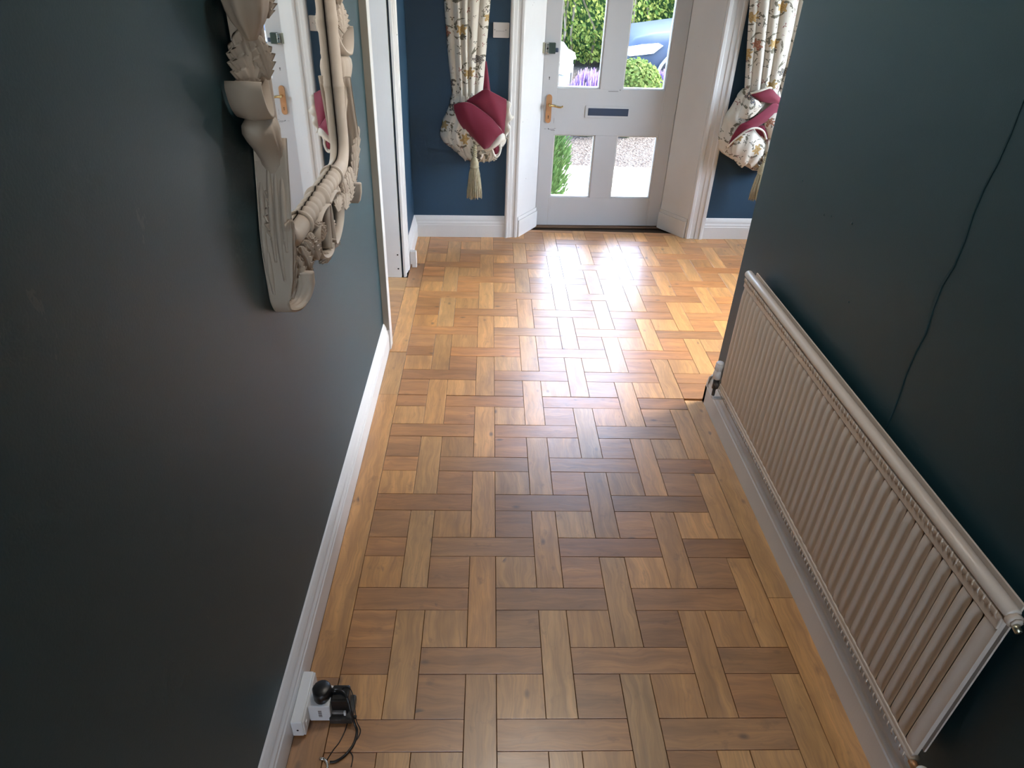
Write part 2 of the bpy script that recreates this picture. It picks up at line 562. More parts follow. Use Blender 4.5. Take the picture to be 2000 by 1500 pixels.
# plain boards outside the block-by-block area (rooms around, behind the camera)
MB().box(-2.8, -0.575, 1.6, 4.05, -0.0125, 0.0).build('side_room_boards', 'oak_far', fl)
MB().box(2.1, 3.05, 2.2, 4.08, -0.0125, 0.0).build('hall_boards', 'oak_far', fl)
MB().box(-0.43, 0.905, -2.9, 0.2417, -0.0125, 0.0).build('corridor_boards', 'oak_far', fl)

tag(MB().box(-2.9, 3.3, -3.0, 4.6, ZC, ZC + 0.1).build('ceiling', 'ceiling_paint'), 'plain white ceiling over the hallway', 'ceiling', kind='structure')

wl = MB().box(XL - 0.12, XL, -2.9, Y_LEND - 0.03, 0, ZC)
wl.box(XL - 0.12, XL, Y_LEND - 0.03, Y_OPEN + 0.03, 2.03, ZC)
wl.build('wall_left', 'wall_paint')
tag(bpy.data.objects['wall_left'], 'dark blue-grey wall on the left carrying the carved mirror', 'wall', kind='structure')
w = MB().box(XL - 0.12, XL, Y_OPEN + 0.03, 4.12, 0, ZC).build('wall_left_far', 'back_wall_paint')
tag(w, 'short dark blue wall between side doorway and front wall', 'wall', kind='structure')

wr = MB().box(XR, XR + 0.14, -2.9, Y_REND, 0, ZC)
wr.box(XR + 0.14, 3.15, Y_REND - 0.14, Y_REND, 0, ZC)
wr = wr.build('wall_right', 'wall_paint')
tag(wr, 'dark blue-grey papered wall on the right behind the radiator', 'wall', kind='structure')
# lifted edge of the wallpaper drop
path = []
for i in range(46):
    z = 0.15 + i * 0.05
    path.append((XR - 0.0004, 1.215 + 0.006 * math.sin(i * 1.3) * math.sin(i * 0.37) + (0.012 if i in (16, 17) else 0), z))
rows = []
for i, p in enumerate(path):
    wd = 0.0022 + (0.004 if i in (16, 17) else 0) + 0.0006 * math.sin(i * 2.1)
    rows.append([(p[0] + 0.002, p[1] + wd, p[2]), (p[0] - 0.0020, p[1] + wd * 0.3, p[2]), (p[0] - 0.0012, p[1] - wd, p[2]), (p[0] + 0.002, p[1] - wd, p[2])])
sm = MB().grid(rows, smooth=False).build('wallpaper_seam', 'wall_paint', wr)
sm['label'] = 'lifted vertical wallpaper seam'
for (yy, zz, r) in ((1.62, 0.99, 0.004), (1.77, 0.96, 0.004), (1.73, 0.97, 0.003), (1.52, 0.82, 0.003), (1.95, 1.0, 0.003)):
    MB().lathe([(0.0001, 0.0022), (r * 0.7, 0.0018), (r, 0)], 10, Matrix.Translation((XR, yy, zz)) @ Matrix.Rotation(-PI / 2, 4, 'Y')).build('paint_blister', 'wall_paint', wr)

# right-hand end wall of the hall, with an added unseen window
def wall_x(name, x0, x1, y0, y1, hy0, hy1, hz0, hz1, mat):
    m = MB()
    m.box(x0, x1, y0, hy0, 0, ZC).box(x0, x1, hy1, y1, 0, ZC).box(x0, x1, hy0, hy1, 0, hz0).box(x0, x1, hy0, hy1, hz1, ZC)
    return m.build(name, mat)
def win_x(name, x, y0, y1, z0, z1, label):
    e = thing(name, (x, (y0 + y1) / 2, z0), label, 'window', kind='structure')
    t = 0.05
    m = MB().box(x - .03, x + .03, y0, y0 + t, z0, z1).box(x - .03, x + .03, y1 - t, y1, z0, z1).box(x - .03, x + .03, y0 + t, y1 - t, z0, z0 + t).box(x - .03, x + .03, y0 + t, y1 - t, z1 - t, z1)
    m.box(x - .02, x + .02, (y0 + y1) / 2 - .02, (y0 + y1) / 2 + .02, z0 + t, z1 - t)
    m.build('window_frame', 'white_paint', e)
    ym = (y0 + y1) / 2
    for a, b in ((y0 + t, ym - .02), (ym + .02, y1 - t)):
        MB().box(x - .002, x + .002, a, b, z0 + t, z1 - t).build('pane', 'glass', e)
    return e
tag(wall_x('wall_hall_end', 3.0, 3.15, 2.1, 4.3, 2.65, 3.75, 0.85, 2.15, 'back_wall_paint'), 'end wall of the wider hall round the corner', 'wall', kind='structure')
win_x('added_window_1', 3.09, 2.65, 3.75, 0.85, 2.15, 'added unseen white framed window in the hall end wall')
tag(wall_x('wall_side_room', -2.75, -2.6, 1.6, 4.1, 2.35, 3.65, 0.85, 2.15, 'ceiling_paint'), 'far wall of the side room beyond the left doorway', 'wall', kind='structure')
win_x('added_window_2', -2.69, 2.35, 3.65, 0.85, 2.15, 'added unseen white framed window in the side room')
tag(MB().box(-2.75, XL - .12, 1.5, 1.6, 0, ZC).build('wall_side_room_near', 'ceiling_paint'), 'near partition of the side room', 'wall', kind='structure')
tag(MB().box(-2.75, XL - .12, 4.0, 4.12, 0, ZC).build('wall_side_room_front', 'ceiling_paint'), 'front partition of the side room', 'wall', kind='structure')
m = MB().box(XL - .12, -0.165, -2.95, -2.8, 0, ZC).box(0.635, XR + .14, -2.95, -2.8, 0, ZC).box(-0.165, 0.635, -2.95, -2.8, 0, 1.0).box(-0.165, 0.635, -2.95, -2.8, 2.1, ZC)
tag(m.build('wall_corridor_end', 'ceiling_paint'), 'end wall of the corridor behind the viewer', 'wall', kind='structure')
e = thing('added_window_3', (0.235, -2.89, 1.0), 'small added window at the corridor end behind the viewer, unseen', 'window', kind='structure')
m = MB().box(-.165, -.115, -2.92, -2.86, 1.0, 2.1).box(.585, .635, -2.92, -2.86, 1.0, 2.1).box(-.115, .585, -2.92, -2.86, 1.0, 1.05).box(-.115, .585, -2.92, -2.86, 2.05, 2.1)
m.build('window_frame', 'white_paint', e)
MB().box(-.115, .585, -2.892, -2.888, 1.05, 2.05).build('pane', 'glass', e)

# front wall with the splayed door recess (frame BK)
AL0, AL1, AR1, AR0 = 0.185, 0.318, 1.154, 1.278     # recess edge / door edge left, door edge / recess edge right
YD = 0.195
m = MB()
m.prism([(-0.60, 0), (AL0, 0), (AL1, YD), (AL1, 0.34), (-0.60, 0.34)], 0, ZC, 'z')
m.prism([(AR0, 0), (3.15, 0), (3.15, 0.34), (AR1, 0.34), (AR1, YD)], 0, ZC, 'z')
m.prism([(AL0, 0), (AR0, 0), (AR1, YD), (AR1, 0.34), (AL1, 0.34), (AL1, YD)], 2.04, ZC, 'z')
wb = m.build('wall_back', 'back_wall_paint', xf=BK)
tag(wb, 'deep blue front wall around the white front door', 'wall', kind='structure')
m = MB().prism([(-3.0, 0.341), (AL1 - 0.0, 0.341), (AL1, 0.36), (-3.0, 0.36)], -0.25, 3.2).prism([(AR1, 0.341), (3.3, 0.341), (3.3, 0.36), (AR1, 0.36)], -0.25, 3.2).prism([(AL1, 0.341), (AR1, 0.341), (AR1, 0.36), (AL1, 0.36)], 2.04, 3.2)
m.build('outer_render', 'render_wall', wb, xf=BK)
# painted reveals of the recess
t = 0.006
def off(p, q, d):
    v = Vector((q[0] - p[0], q[1] - p[1])).normalized()
    nrm = Vector((v.y, -v.x)) * d
    return (p[0] + nrm.x, p[1] + nrm.y), (q[0] + nrm.x, q[1] + nrm.y)
pl, ql = (AL0, 0), (AL1, YD)
a, b = off(pl, ql, t)
o = MB().prism([pl, a, b, ql], 0, 2.04).build('reveal_panel', 'white_paint', wb, xf=BK)
pr, qr = (AR0, 0), (AR1, YD)
a2, b2 = off(pr, qr, -t)
MB().prism([pr, a2, b2, qr], 0, 2.04).build('reveal_panel', 'white_paint', wb, xf=BK)
a3, b3 = off(pl, ql, t + 0.013)
MB().prism([pl, a3, b3, ql], 0, 0.105).prism([pl, off(pl, ql, t + .006)[0], off(pl, ql, t + .006)[1], ql], 0.105, 0.125).build('reveal_skirting', 'white_paint', wb, xf=BK)
a4, b4 = off(pr, qr, -(t + 0.013))
MB().prism([pr, a4, b4, qr], 0, 0.105).prism([pr, off(pr, qr, -(t + .006))[0], off(pr, qr, -(t + .006))[1], qr], 0.105, 0.125).build('reveal_skirting', 'white_paint', wb, xf=BK)

# ---- skirting boards and architraves
SK = [(0.0, 0.0), (0.020, 0.0), (0.020, 0.076), (0.0175, 0.080), (0.0175, 0.089), (0.014, 0.096), (0.0125, 0.101), (0.0125, 0.108), (0.009, 0.118), (0.004, 0.128), (0.0, 0.132)]
def skirting(name, p, q, label, xf=None, side=1, end=None):
    # p,q: 2-D points on the plaster face; profile stands off to the right-hand normal * side
    p, q = Vector(p), Vector(q)
    v = (q - p).normalized()
    nr = Vector((v.y, -v.x)) * side
    rows = [[(pt.x + nr.x * d, pt.y + nr.y * d, z) for d, z in SK] for pt in (p, q)]
    m = MB().grid(rows, smooth=False, caps=True)
    o = m.build(name, 'white_paint', xf=xf)
    return tag(o, label, 'skirting', kind='structure')
skirting('baseboard_left', (XL, -2.85), (XL, 2.64), 'white moulded skirting along the left wall below the mirror')
skirting('baseboard_left_far', (XL, 3.535), (XL, 4.075), 'short cream skirting between side doorway and front wall')
o = skirting('baseboard_right', (XR, -2.85), (XR, Y_REND + 0.02), 'white moulded skirting under the radiator', side=-1)
skirting('baseboard_hall', (XR - 0.02, Y_REND), (3.0, Y_REND), 'white skirting round the corner of the right wall', side=-1)
skirting('baseboard_back', (-0.447, 0), (0.109, 0), 'white skirting below the left curtain', xf=BK)
skirting('baseboard_back_right', (1.382, 0), (3.0, 0), 'white skirting below the right curtain', xf=BK)

# architrave profile across its width: (fraction of width, stand-off)
AR = [(0.0, 0.0), (0.0, 0.026), (0.10, 0.030), (0.20, 0.030), (0.24, 0.024), (0.46, 0.021), (0.50, 0.017), (0.72, 0.016), (0.78, 0.020), (0.92, 0.020), (1.0, 0.014), (1.0, 0.0)]
def arch_leg(w0, w1, plane_fn, z0, z1):
    rows = [[plane_fn(w0 + (w1 - w0) * f, d) + (z,) for f, d in AR] for z in (z0, z1)]
    return MB().grid(rows, smooth=False, caps=True)
tr = thing('trim_1', tuple(BK @ Vector((0.73, 0, 0))), 'white moulded architrave framing the front door recess', 'architrave', kind='structure')
arch_leg(0.109, AL0 + 0.004, lambda u, d: (u, -d), 0, 2.10).build('architrave_leg', 'white_paint', tr, xf=BK)
arch_leg(1.383, AR0 - 0.004, lambda u, d: (u, -d), 0, 2.10).build('architrave_leg', 'white_paint', tr, xf=BK)
MB().box(0.109, 1.383, -0.028, 0, 2.05, 2.13).build('architrave_head', 'white_paint', tr, xf=BK)
tr = thing('trim_2', (XL, 2.67, 0), 'narrow white door frame closing the left wall, shaded edge coloured taupe', 'architrave', kind='structure')
MB().box(XL, XL + 0.026, 2.640, 2.6405 + 0.058, 0, 2.08).build('architrave_leg', 'white_paint', tr)
MB().box(XL, XL + 0.0245, 2.6385, 2.6399, 0.10, 2.08).build('architrave_shaded_edge', 'shade_joint_taupe', tr)  # thin taupe sheet puts this side's shade into its colour
MB().box(XL - 0.135, XL + 0.003, 2.668, 2.70, 0, 2.03).build('door_lining', 'white_paint', tr)
tr = thing('trim_3', (XL, 3.46, 0), 'white door lining and moulded architrave beyond the side doorway', 'architrave', kind='structure')
MB().box(XL - 0.135, XL - 0.012, Y_OPEN, Y_OPEN + 0.032, 0, 2.03).build('door_lining', 'white_paint', tr)
arch_leg(3.545, 3.424, lambda u, d: (XL - 0.002 + d * 0.75, u), 0, 2.08).build('architrave_leg', 'white_paint', tr)
MB().box(XL - .135, XL + 0.02, Y_LEND, Y_OPEN, 2.0, 2.04).box(XL, XL + .024, 2.64, 3.545, 2.04, 2.11).build('architrave_head', 'white_paint', tr)
for zz in (0.13, 0.05):
    MB().lathe([(0.0001, 0.0012), (0.004, 0.001), (0.0045, 0)], 10, Matrix.Translation((XL - 0.028, Y_OPEN, zz)) @ Matrix.Rotation(PI / 2, 4, 'X')).build('nail_hole', 'dark_gap', tr)

# ------------------------------------------------------------------ parquet
P, W, X0, Y0 = 0.19573, 0.07722, 0.04177, 0.83300
S = P - W
GAP = 0.0014
TH = 0.0115
def rect_clip(x0, x1, y0, y1):
    """clip to the built floor area; returns list of rectangles"""
    out = []
    for (a, b, c, d) in ((-0.3500, 0.8238, 0.2417, 2.282), (-0.3500, 2.10, 2.282, 4.20), ):
        u0, u1, v0, v1 = max(x0, a), min(x1, b), max(y0, c), min(y1, d)
        if u1 - u0 > 0.012 and v1 - v0 > 0.012:
            out.append((u0, u1, v0, v1))
    if len(out) == 2 and abs(out[0][0] - out[1][0]) < 1e-6 and abs(out[0][1] - out[1][1]) < 1e-6:
        out = [(out[0][0], out[0][1], out[0][2], out[1][3])]
    return out
MESHCACHE = {}
def block_mesh(lx, ly):
    k = (round(lx, 4), round(ly, 4))
    if k not in MESHCACHE:
        m = MB()
        hx, hy, c = lx / 2 - GAP / 2, ly / 2 - GAP / 2, 0.0007
        lo = [(-hx, -hy, -TH), (hx, -hy, -TH), (hx, hy, -TH), (-hx, hy, -TH)]
        mid = [(x, y, -c) for x, y, _ in lo]
        top = [(x - math.copysign(c, x), y - math.copysign(c, y), 0) for x, y, _ in lo]
        m.add(lo + mid + top, [(0, 1, 5, 4), (1, 2, 6, 5), (2, 3, 7, 6), (3, 0, 4, 7), (4, 5, 9, 8), (5, 6, 10, 9), (6, 7, 11, 10), (7, 4, 8, 11), (8, 9, 10, 11)])
        me = m.mesh('oak_block')
        me.materials.append(MATS['oak'])
        MESHCACHE[k] = me
    return MESHCACHE[k]
rp = random.Random(11)
def piece(name, x0, x1, y0, y1, grain_y, dark):
    for (u0, u1, v0, v1) in rect_clip(x0, x1, y0, y1):
        piece_raw(name, u0, u1, v0, v1, grain_y, dark)
def piece_raw(name, u0, u1, v0, v1, grain_y, dark):
    lx, ly = (v1 - v0, u1 - u0) if grain_y else (u1 - u0, v1 - v0)
    o = bpy.data.objects.new(name, block_mesh(lx, ly))
    COL.objects.link(o)
    o.parent = fl
    o.location = ((u0 + u1) / 2, (v0 + v1) / 2, rp.uniform(-0.0004, 0.0003))
    o.rotation_euler = (rp.gauss(0, 0.0022), rp.gauss(0, 0.0022), PI / 2 if grain_y else 0)
    k = rp.gauss(1.0, 0.085)
    if rp.random() < 0.12:
        k *= 0.82
    wm = rp.gauss(0, 0.035)
    base = (0.505, 0.232, 0.078) if dark else (0.63, 0.325, 0.112)  # cross-grain blocks coloured darker, standing in for chatoyant sheen
    o.color = (base[0] * k * (1 + wm), base[1] * k, base[2] * k * (1 - wm * 1.5), 1)
for k in range(-4, 18):
    for i in range(-2, 12):
        xs1 = X0 + i * P            # right edge of the vertical strip i
        xs0 = xs1 - W
        ys0 = Y0 + k * P            # lower edge of the horizontal strip k
        ys1 = ys0 + W
        # square to the right of strip i, above strip k
        lightsq = ((i + 1) + (k + 1)) % 2 == 1
        # plank above-right of a passing vertical plank is light
        gy = (i + k) % 2 == 0
        piece('parquet_square', xs1, xs1 + S, ys1, ys1 + S, gy, not gy)
        if (i + k) % 2 == 0:        # the vertical plank passes this crossing
            if i > -2:
                piece('parquet_plank', xs0, xs1, ys0 - S, ys1 + S, True, False)
        else:                       # the horizontal plank passes
            piece('parquet_plank', xs0 - S, xs1 + S, ys0, ys1, False, True)
# plain borders along the skirtings
ys = [0.2417, 1.02, 2.28, 2.62, 3.30, 3.62, 4.06]
for a, b in zip(ys, ys[1:]):
    piece_raw('border_plank', -0.4272, -0.3500, a, b, True, rp.random() < 0.4)
ys = [0.2417, 1.268, 2.27]
for a, b in zip(ys, ys[1:]):
    piece_raw('border_plank', 0.8238, 0.9005, a, b, True, False)
yy = 2.70
for wd in (0.19, 0.17, 0.19, 0.17):
    piece_raw('threshold_board', -0.575, -0.4272, yy, min(yy + wd, Y_OPEN), False, rp.random() < 0.6)
    yy += wd

# board along the foot of the door
o = MB().box(AL1 - 0.02, AR1 + 0.02, YD - 0.022, YD + 0.10, -0.006, 0.0012).build('threshold_strip', 'stone_step', wb, xf=BK)
MATS['dark_oak'] = simple('dark_oak', (0.17, 0.10, 0.06), 0.45, var=0.2)
o.data.materials[0] = MATS['dark_oak']

# ------------------------------------------------------------------ front door
door = thing('door_1', tuple(BK @ Vector((0.736, YD + .02, 0))), 'white part-glazed front door with four clear panes and letter slot', 'door', kind='structure')
D0, D1 = YD, YD + 0.045
dx0, dx1 = 0.324, 1.148
def dpart(name, mb, mat, parent=None):
    return mb.build(name, mat, parent or door, xf=BK)
PX = [(0.412, 0.669), (0.805, 1.063)]
PZ = [(0.190, 0.578), (0.843, 1.82)]
dpart('stile', MB().box(dx0, PX[0][0], D0, D1, 0.006, 1.99, bevel=.0015), 'door_paint')
dpart('stile', MB().box(PX[1][1], dx1, D0, D1, 0.006, 1.99, bevel=.0015), 'door_paint')
dpart('bottom_rail', MB().box(PX[0][0], PX[1][1], D0 + .0004, D1, 0.006, PZ[0][0], bevel=.001), 'door_paint')
dpart('lock_rail', MB().box(PX[0][0], PX[1][1], D0 + .0004, D1, PZ[0][1], PZ[1][0], bevel=.001), 'door_paint')
dpart('top_rail', MB().box(PX[0][0], PX[1][1], D0 + .0004, D1, PZ[1][1], 1.99, bevel=.001), 'door_paint')
for z0, z1 in PZ:
    dpart('muntin', MB().box(PX[0][1], PX[1][0], D0 + .0006, D1, z0, z1, bevel=.001), 'door_paint')
    for x0, x1 in PX:
        g = dpart('pane', MB().box(x0, x1, D0 + .026, D0 + .029, z0, z1), 'glass')
        b = 0.007
        f = MB()
        for (a0, a1, c0, c1) in ((x0, x0 + b, z0, z1), (x1 - b, x1, z0, z1), (x0 + b, x1 - b, z0, z0 + b), (x0 + b, x1 - b, z1 - b, z1)):
            f.box(a0, a1, D0 + .010, D0 + .026, c0, c1)
            f.box(a0, a1, D0 + .029, D0 + .043, c0, c1)
        f.build('glazing_bead', 'white_paint', g, xf=BK)
# letter slot
lp = dpart('letter_plate', MB().box(0.592, 0.872, D0 - .003, D0 + .002, 0.681, 0.749, bevel=.001), 'door_paint')
MB().box(0.609, 0.855, D0 - .005, D0 - .0025, 0.694, 0.736, bevel=.0006).build('letter_flap', 'letter_flap', lp, xf=BK)
# lever handle on a long plate
def rounded_plate(cx, w, z0, z1, n=8):
    pts = []
    r = w / 2
    for k in range(n + 1):
        a = PI * k / n
        pts.append((cx + r * math.cos(a), z1 - r + r * math.sin(a)))
    for k in range(n + 1):
        a = PI + PI * k / n
        pts.append((cx + r * math.cos(a), z0 + r + r * math.sin(a)))
    return pts
hp = dpart('handle_plate', MB().prism(rounded_plate(0.3685, 0.034, 0.646, 0.808), D0 - .006, D0 + .001, 'y'), 'copper_plate')
hp['label'] = 'worn copper-brown long lever plate'
lev = MB().tube([(0.371, D0 - .004, 0.752), (0.371, D0 - .045, 0.752)], 0.008, 10)
lev.tube([tuple(p) for p in catmull([(0.368, D0 - .045, 0.752), (0.392, D0 - .048, 0.753), (0.415, D0 - .047, 0.747), (0.435, D0 - .046, 0.745), (0.448, D0 - .043, 0.751)], 5)], [0.0075] * 8 + [0.0062] * 8 + [0.005] * 5, 10)
lev.build('lever', 'brass', hp, xf=BK)
MB().prism([(0.3665, 0.672), (0.3705, 0.672), (0.3695, 0.684), (0.3675, 0.684)], D0 - .0066, D0 - .006, 'y').lathe([(0.0001, 0.0007), (0.003, 0.0006), (0.003, 0)], 10, Matrix.Translation((0.3685, D0 - .006, 0.686)) @ Matrix.Rotation(PI / 2, 4, 'X')).build('keyhole', 'dark_gap', hp, xf=BK)
dpart('keyhole', MB().prism([(0.3600, 0.888), (0.3645, 0.888), (0.3630, 0.899), (0.3615, 0.899)], D0 - .0008, D0 + .0005, 'y').lathe([(0.0001, 0.0009), (0.0034, 0.0008), (0.0034, 0)], 10, Matrix.Translation((0.36225, D0, 0.900)) @ Matrix.Rotation(PI / 2, 4, 'X')), 'dark_gap')
# rim night latch
nl = dpart('night_latch', MB().box(0.345, 0.385, D0 - .028, D0 + .001, 1.028, 1.084, bevel=.003), 'lock_green')
nl['label'] = 'dark green rim latch with chrome keep'
MB().box(0.329, 0.346, D0 - .030, D0 - .001, 1.030, 1.083, bevel=.003).build('latch_case', 'chrome', nl, xf=BK)
MB().box(0.384, 0.402, D0 - .024, D0 - .010, 1.036, 1.058, bevel=.004).build('latch_knob', 'letter_flap', nl, xf=BK)
MB().lathe([(0.0001, 0.003), (0.004, 0.003), (0.005, 0)], 12, Matrix.Translation((0.338, D0 - .030, 1.055)) @ Matrix.Rotation(PI / 2, 4, 'X')).build('screw', 'dark_gap', nl, xf=BK)
MB().box(0.304, 0.324, D0 - .022, D0 - .001, 1.030, 1.084, bevel=.002).build('strike_keep', 'pale_gilt', nl, xf=BK)
# traces of an old bolt
sc = MB()
for (x, z, w_, h_) in ((0.392, 0.609, 0.034, 0.0016), (0.374, 0.612, 0.005, 0.005), (0.402, 0.603, 0.026, 0.0014), (0.414, 0.615, 0.012, 0.001), (0.355, 0.611, 0.014, 0.001), (0.405, 0.66, 0.001, 0.03), (0.75, 0.832, 0.06, 0.0018), (0.79, 0.84, 0.003, 0.006)):
    sc.box(x - w_ / 2, x + w_ / 2, D0 - .0006, D0 + .0004, z - h_ / 2, z + h_ / 2)
dpart('bolt_scar', sc, 'dark_gap')
MB().box(0.4045, 0.4055, D0 - .0003, D0 + .0002, 0.01, 0.186).box(1.069, 1.070, D0 - .0003, D0 + .0002, 0.01, 0.186).build('joint_line', 'shade_joint_taupe', door, xf=BK)
# frame behind the door leaf and dark seam
fr = thing('trim_4', tuple(BK @ Vector((0.736, D1, 0))), 'white frame closing round the front door', 'door frame', kind='structure')
MB().box(AL1 - .02, dx0 - .003, D0 - .002, 0.30, 0, 2.04).build('frame_leg', 'white_paint', fr, xf=BK)
MB().box(dx1 + .003, AR1 + .02, D0 - .002, 0.30, 0, 2.04).build('frame_leg', 'white_paint', fr, xf=BK)
MB().box(dx0, dx1, D0 + .0, 0.30, 1.994, 2.04).build('frame_head', 'white_paint', fr, xf=BK)
MB().box(dx0 - .02, dx0 + .012, D1 + .001, D1 + .03, 0, 2.0).box(dx1 - .012, dx1 + .02, D1 + .001, D1 + .03, 0, 2.0).build('door_stop', 'white_paint', fr, xf=BK)
st = MB().box(AL1 - .1, AR1 + .1, 0.25, 0.52, -0.16, 0.02, bevel=.01).build('door_sill', 'stone_step', xf=BK)
tag(st, 'grey stone sill outside the front door', 'sill', kind='structure')

# ------------------------------------------------------------------ added fill lamp over the corridor, unseen above the frame
cl_ = thing('added_fill_lamp', (0.235, 1.72, ZC - 0.10), 'added opal dome fill lamp on the corridor ceiling, out of view', 'lamp')
MB().lathe([(0.0001, ZC), (0.17, ZC), (0.17, ZC - .02), (0.15, ZC - .025)], 28, Matrix.Translation((0.235, 1.72, 0))).build('fill_lamp_base', 'chrome', cl_)
MB().lathe([(0.155, ZC - .025), (0.15, ZC - .05), (0.12, ZC - .078), (0.06, ZC - .094), (0.0001, ZC - .098)], 28, Matrix.Translation((0.235, 1.72, 0)), caps=False).build('fill_lamp_shade', 'fill_lamp_glow', cl_)
_l = bpy.data.lights.new('corridor_fill', 'AREA')  # fill light added to brighten the dim near corridor
_l.shape = 'DISK'
_l.size = 0.30
_l.energy = FILL_LAMP_W
_l.color = (1.0, 0.92, 0.82)
_o = bpy.data.objects.new('corridor_fill', _l)
COL.objects.link(_o)
_o.location = (0.235, 1.72, ZC - 0.105)

# ------------------------------------------------------------------ radiator
RX, RY0, RY1, RZ0, RZ1 = 0.866, 0.700, 2.062, 0.196, 0.668
rad = thing('radiator', (RX, (RY0 + RY1) / 2, RZ0), 'cream ribbed panel radiator on the right wall', 'radiator')
MB().box(RX + .004, RX + .014, RY0 + .004, RY1 - .004, RZ0 + .012, RZ1 - .012).build('back_panel', 'enamel', rad)
nfl = 42
pit = (RY1 - RY0 - 0.012) / nfl
# one pressed rib: rises steeply on the far side, falls softly on the near side
prof = [(-0.50, 0.0), (-0.30, 0.0005), (-0.16, 0.0035), (0.02, 0.0075), (0.16, 0.0092), (0.26, 0.0088), (0.33, 0.0060), (0.38, 0.0012), (0.42, 0.0), (0.50, 0.0)]
rib = MB()
zt, zb = RZ1 - 0.052, RZ0 + 0.022
levels = [(zb, 0.0), (zb + .012, 0.7), (zb + .03, 1.0), (zt - .03, 1.0), (zt - .012, 0.7), (zt, 0.0)]
rib.grid([[(RX + .004 - h_ * k, f * pit, z - RZ0) for f, h_ in [(a_, b_ * .72) for a_, b_ in prof]] for z, k in levels])
rib_me = rib.mesh('rib')
rib_me.materials.append(MATS['enamel'])
for i in range(nfl):
    o = bpy.data.objects.new('rib', rib_me)
    COL.objects.link(o)
    o.parent = rad
    o.location = (-RX, RY0 + .006 + (i + .5) * pit - (RY0 + RY1) / 2, 0)
def header(zc, r, name, caps):
    m = MB()
    rows = []
    ys_ = [RY0 - .004, RY0 - .002] + [RY0 + (RY1 - RY0) * k / 8 for k in range(9)] + [RY1 + .002, RY1 + .004]
    for j, y in enumerate(ys_):
        k = 0.55 if j in (0, len(ys_) - 1) else (0.9 if j in (1, len(ys_) - 2) else 1.0)
        rows.append([(RX + .009 + 1.08 * r * k * math.cos(2 * PI * q / 14), y, zc + r * k * math.sin(2 * PI * q / 14)) for q in range(14)])
    m.grid(rows, close_u=True, caps=True)
    return m.build(name, 'enamel', rad)
top = header(RZ1 - 0.013, 0.0128, 'top_tube', True)
bot = header(RZ0 + 0.010, 0.0105, 'bottom_tube', True)
# pressed ticks under the top tube and over the bottom tube
def ticks(zc, dz, parent):
    m = MB()
    for i in range(nfl * 2):
        y = RY0 + .006 + (i + .5) * pit / 2
        m.tube([(RX - .006, y, zc), (RX - .0065, y - .001, zc - dz * .45), (RX - .001, y - .002, zc - dz)], [0.0012, 0.0018, 0.0010], 5)
    return m.build('pressed_ticks', 'enamel', parent)
ticks(RZ1 - .020, 0.020, top)
ticks(RZ0 + .014, 0.020, bot)
MB().box(RX - .001, RX + .006, RY0 + .003, RY1 - .003, RZ1 - .056, RZ1 - .026, bevel=.002).build('shoulder', 'enamel', rad)
MB().box(RX + .0, RX + .006, RY0 + .003, RY1 - .003, RZ0 + .012, RZ0 + .026, bevel=.002).build('shoulder', 'enamel', rad)
MB().box(RX + .030, RX + .034, RY0 + .01, RY1 - .01, RZ0 + .02, RZ1 - .004).build('rear_panel', 'enamel', rad)
for yb in (RY0 + .2, RY1 - .22):
    MB().box(RX + .014, XR - .001, yb, yb + .02, RZ0 + .05, RZ1 - .06).build('bracket', 'enamel', rad)
pl_ = MB().tube([(RX + .008, RY0 - .002, RZ1 - .018), (RX + .008, RY0 - .012, RZ1 - .018)], 0.0135, 8)
pl_.tube([(RX + .008, RY0 - .012, RZ1 - .018), (RX + .008, RY0 - .016, RZ1 - .018)], 0.010, 6)
pl_ = pl_.build('bleed_plug', 'enamel', rad)
MB().tube([(RX + .006, RY0 - .014, RZ1 - .021), (RX + .006, RY0 - .027, RZ1 - .024)], 0.0062, 8).tube([(RX + .006, RY0 - .0268, RZ1 - .024), (RX + .006, RY0 - .0275, RZ1 - .024)], 0.0028, 8).build('bleed_screw', 'pale_gilt', pl_)
# thermostatic valve at the far end
vx, vy = 0.862, 2.088
va = MB().tube([(vx, vy, 0.182), (vx, vy, 0.222)], 0.011, 12).tube([(vx, vy - .03, 0.206), (vx, vy, 0.206)], 0.009, 10).tube([(vx, vy, 0.148), (vx, vy, 0.185)], 0.006, 10).build('valve_body', 'dark_grey_plastic', rad)
hd = MB().lathe([(0.010, 0.222), (0.016, 0.226), (0.0175, 0.245), (0.0165, 0.252), (0.0145, 0.258), (0.0145, 0.290), (0.0130, 0.2935), (0.0001, 0.2935)], 20, Matrix.Translation((vx, vy, 0)))
for k in range(20):
    a = 2 * PI * k / 20
    hd.tube([(vx + .0146 * math.cos(a), vy + .0146 * math.sin(a), 0.262), (vx + .0146 * math.cos(a), vy + .0146 * math.sin(a), 0.287)], 0.0012, 4)
hd.build('valve_head', 'white_plastic', va)
MB().tube([tuple(p) for p in catmull([(vx, vy, 0.150), (vx, vy, 0.142), (vx + .012, vy, 0.137), (XR - .001, vy, 0.137)], 4)], 0.0065, 10).build('pipe', 'white_paint', va)
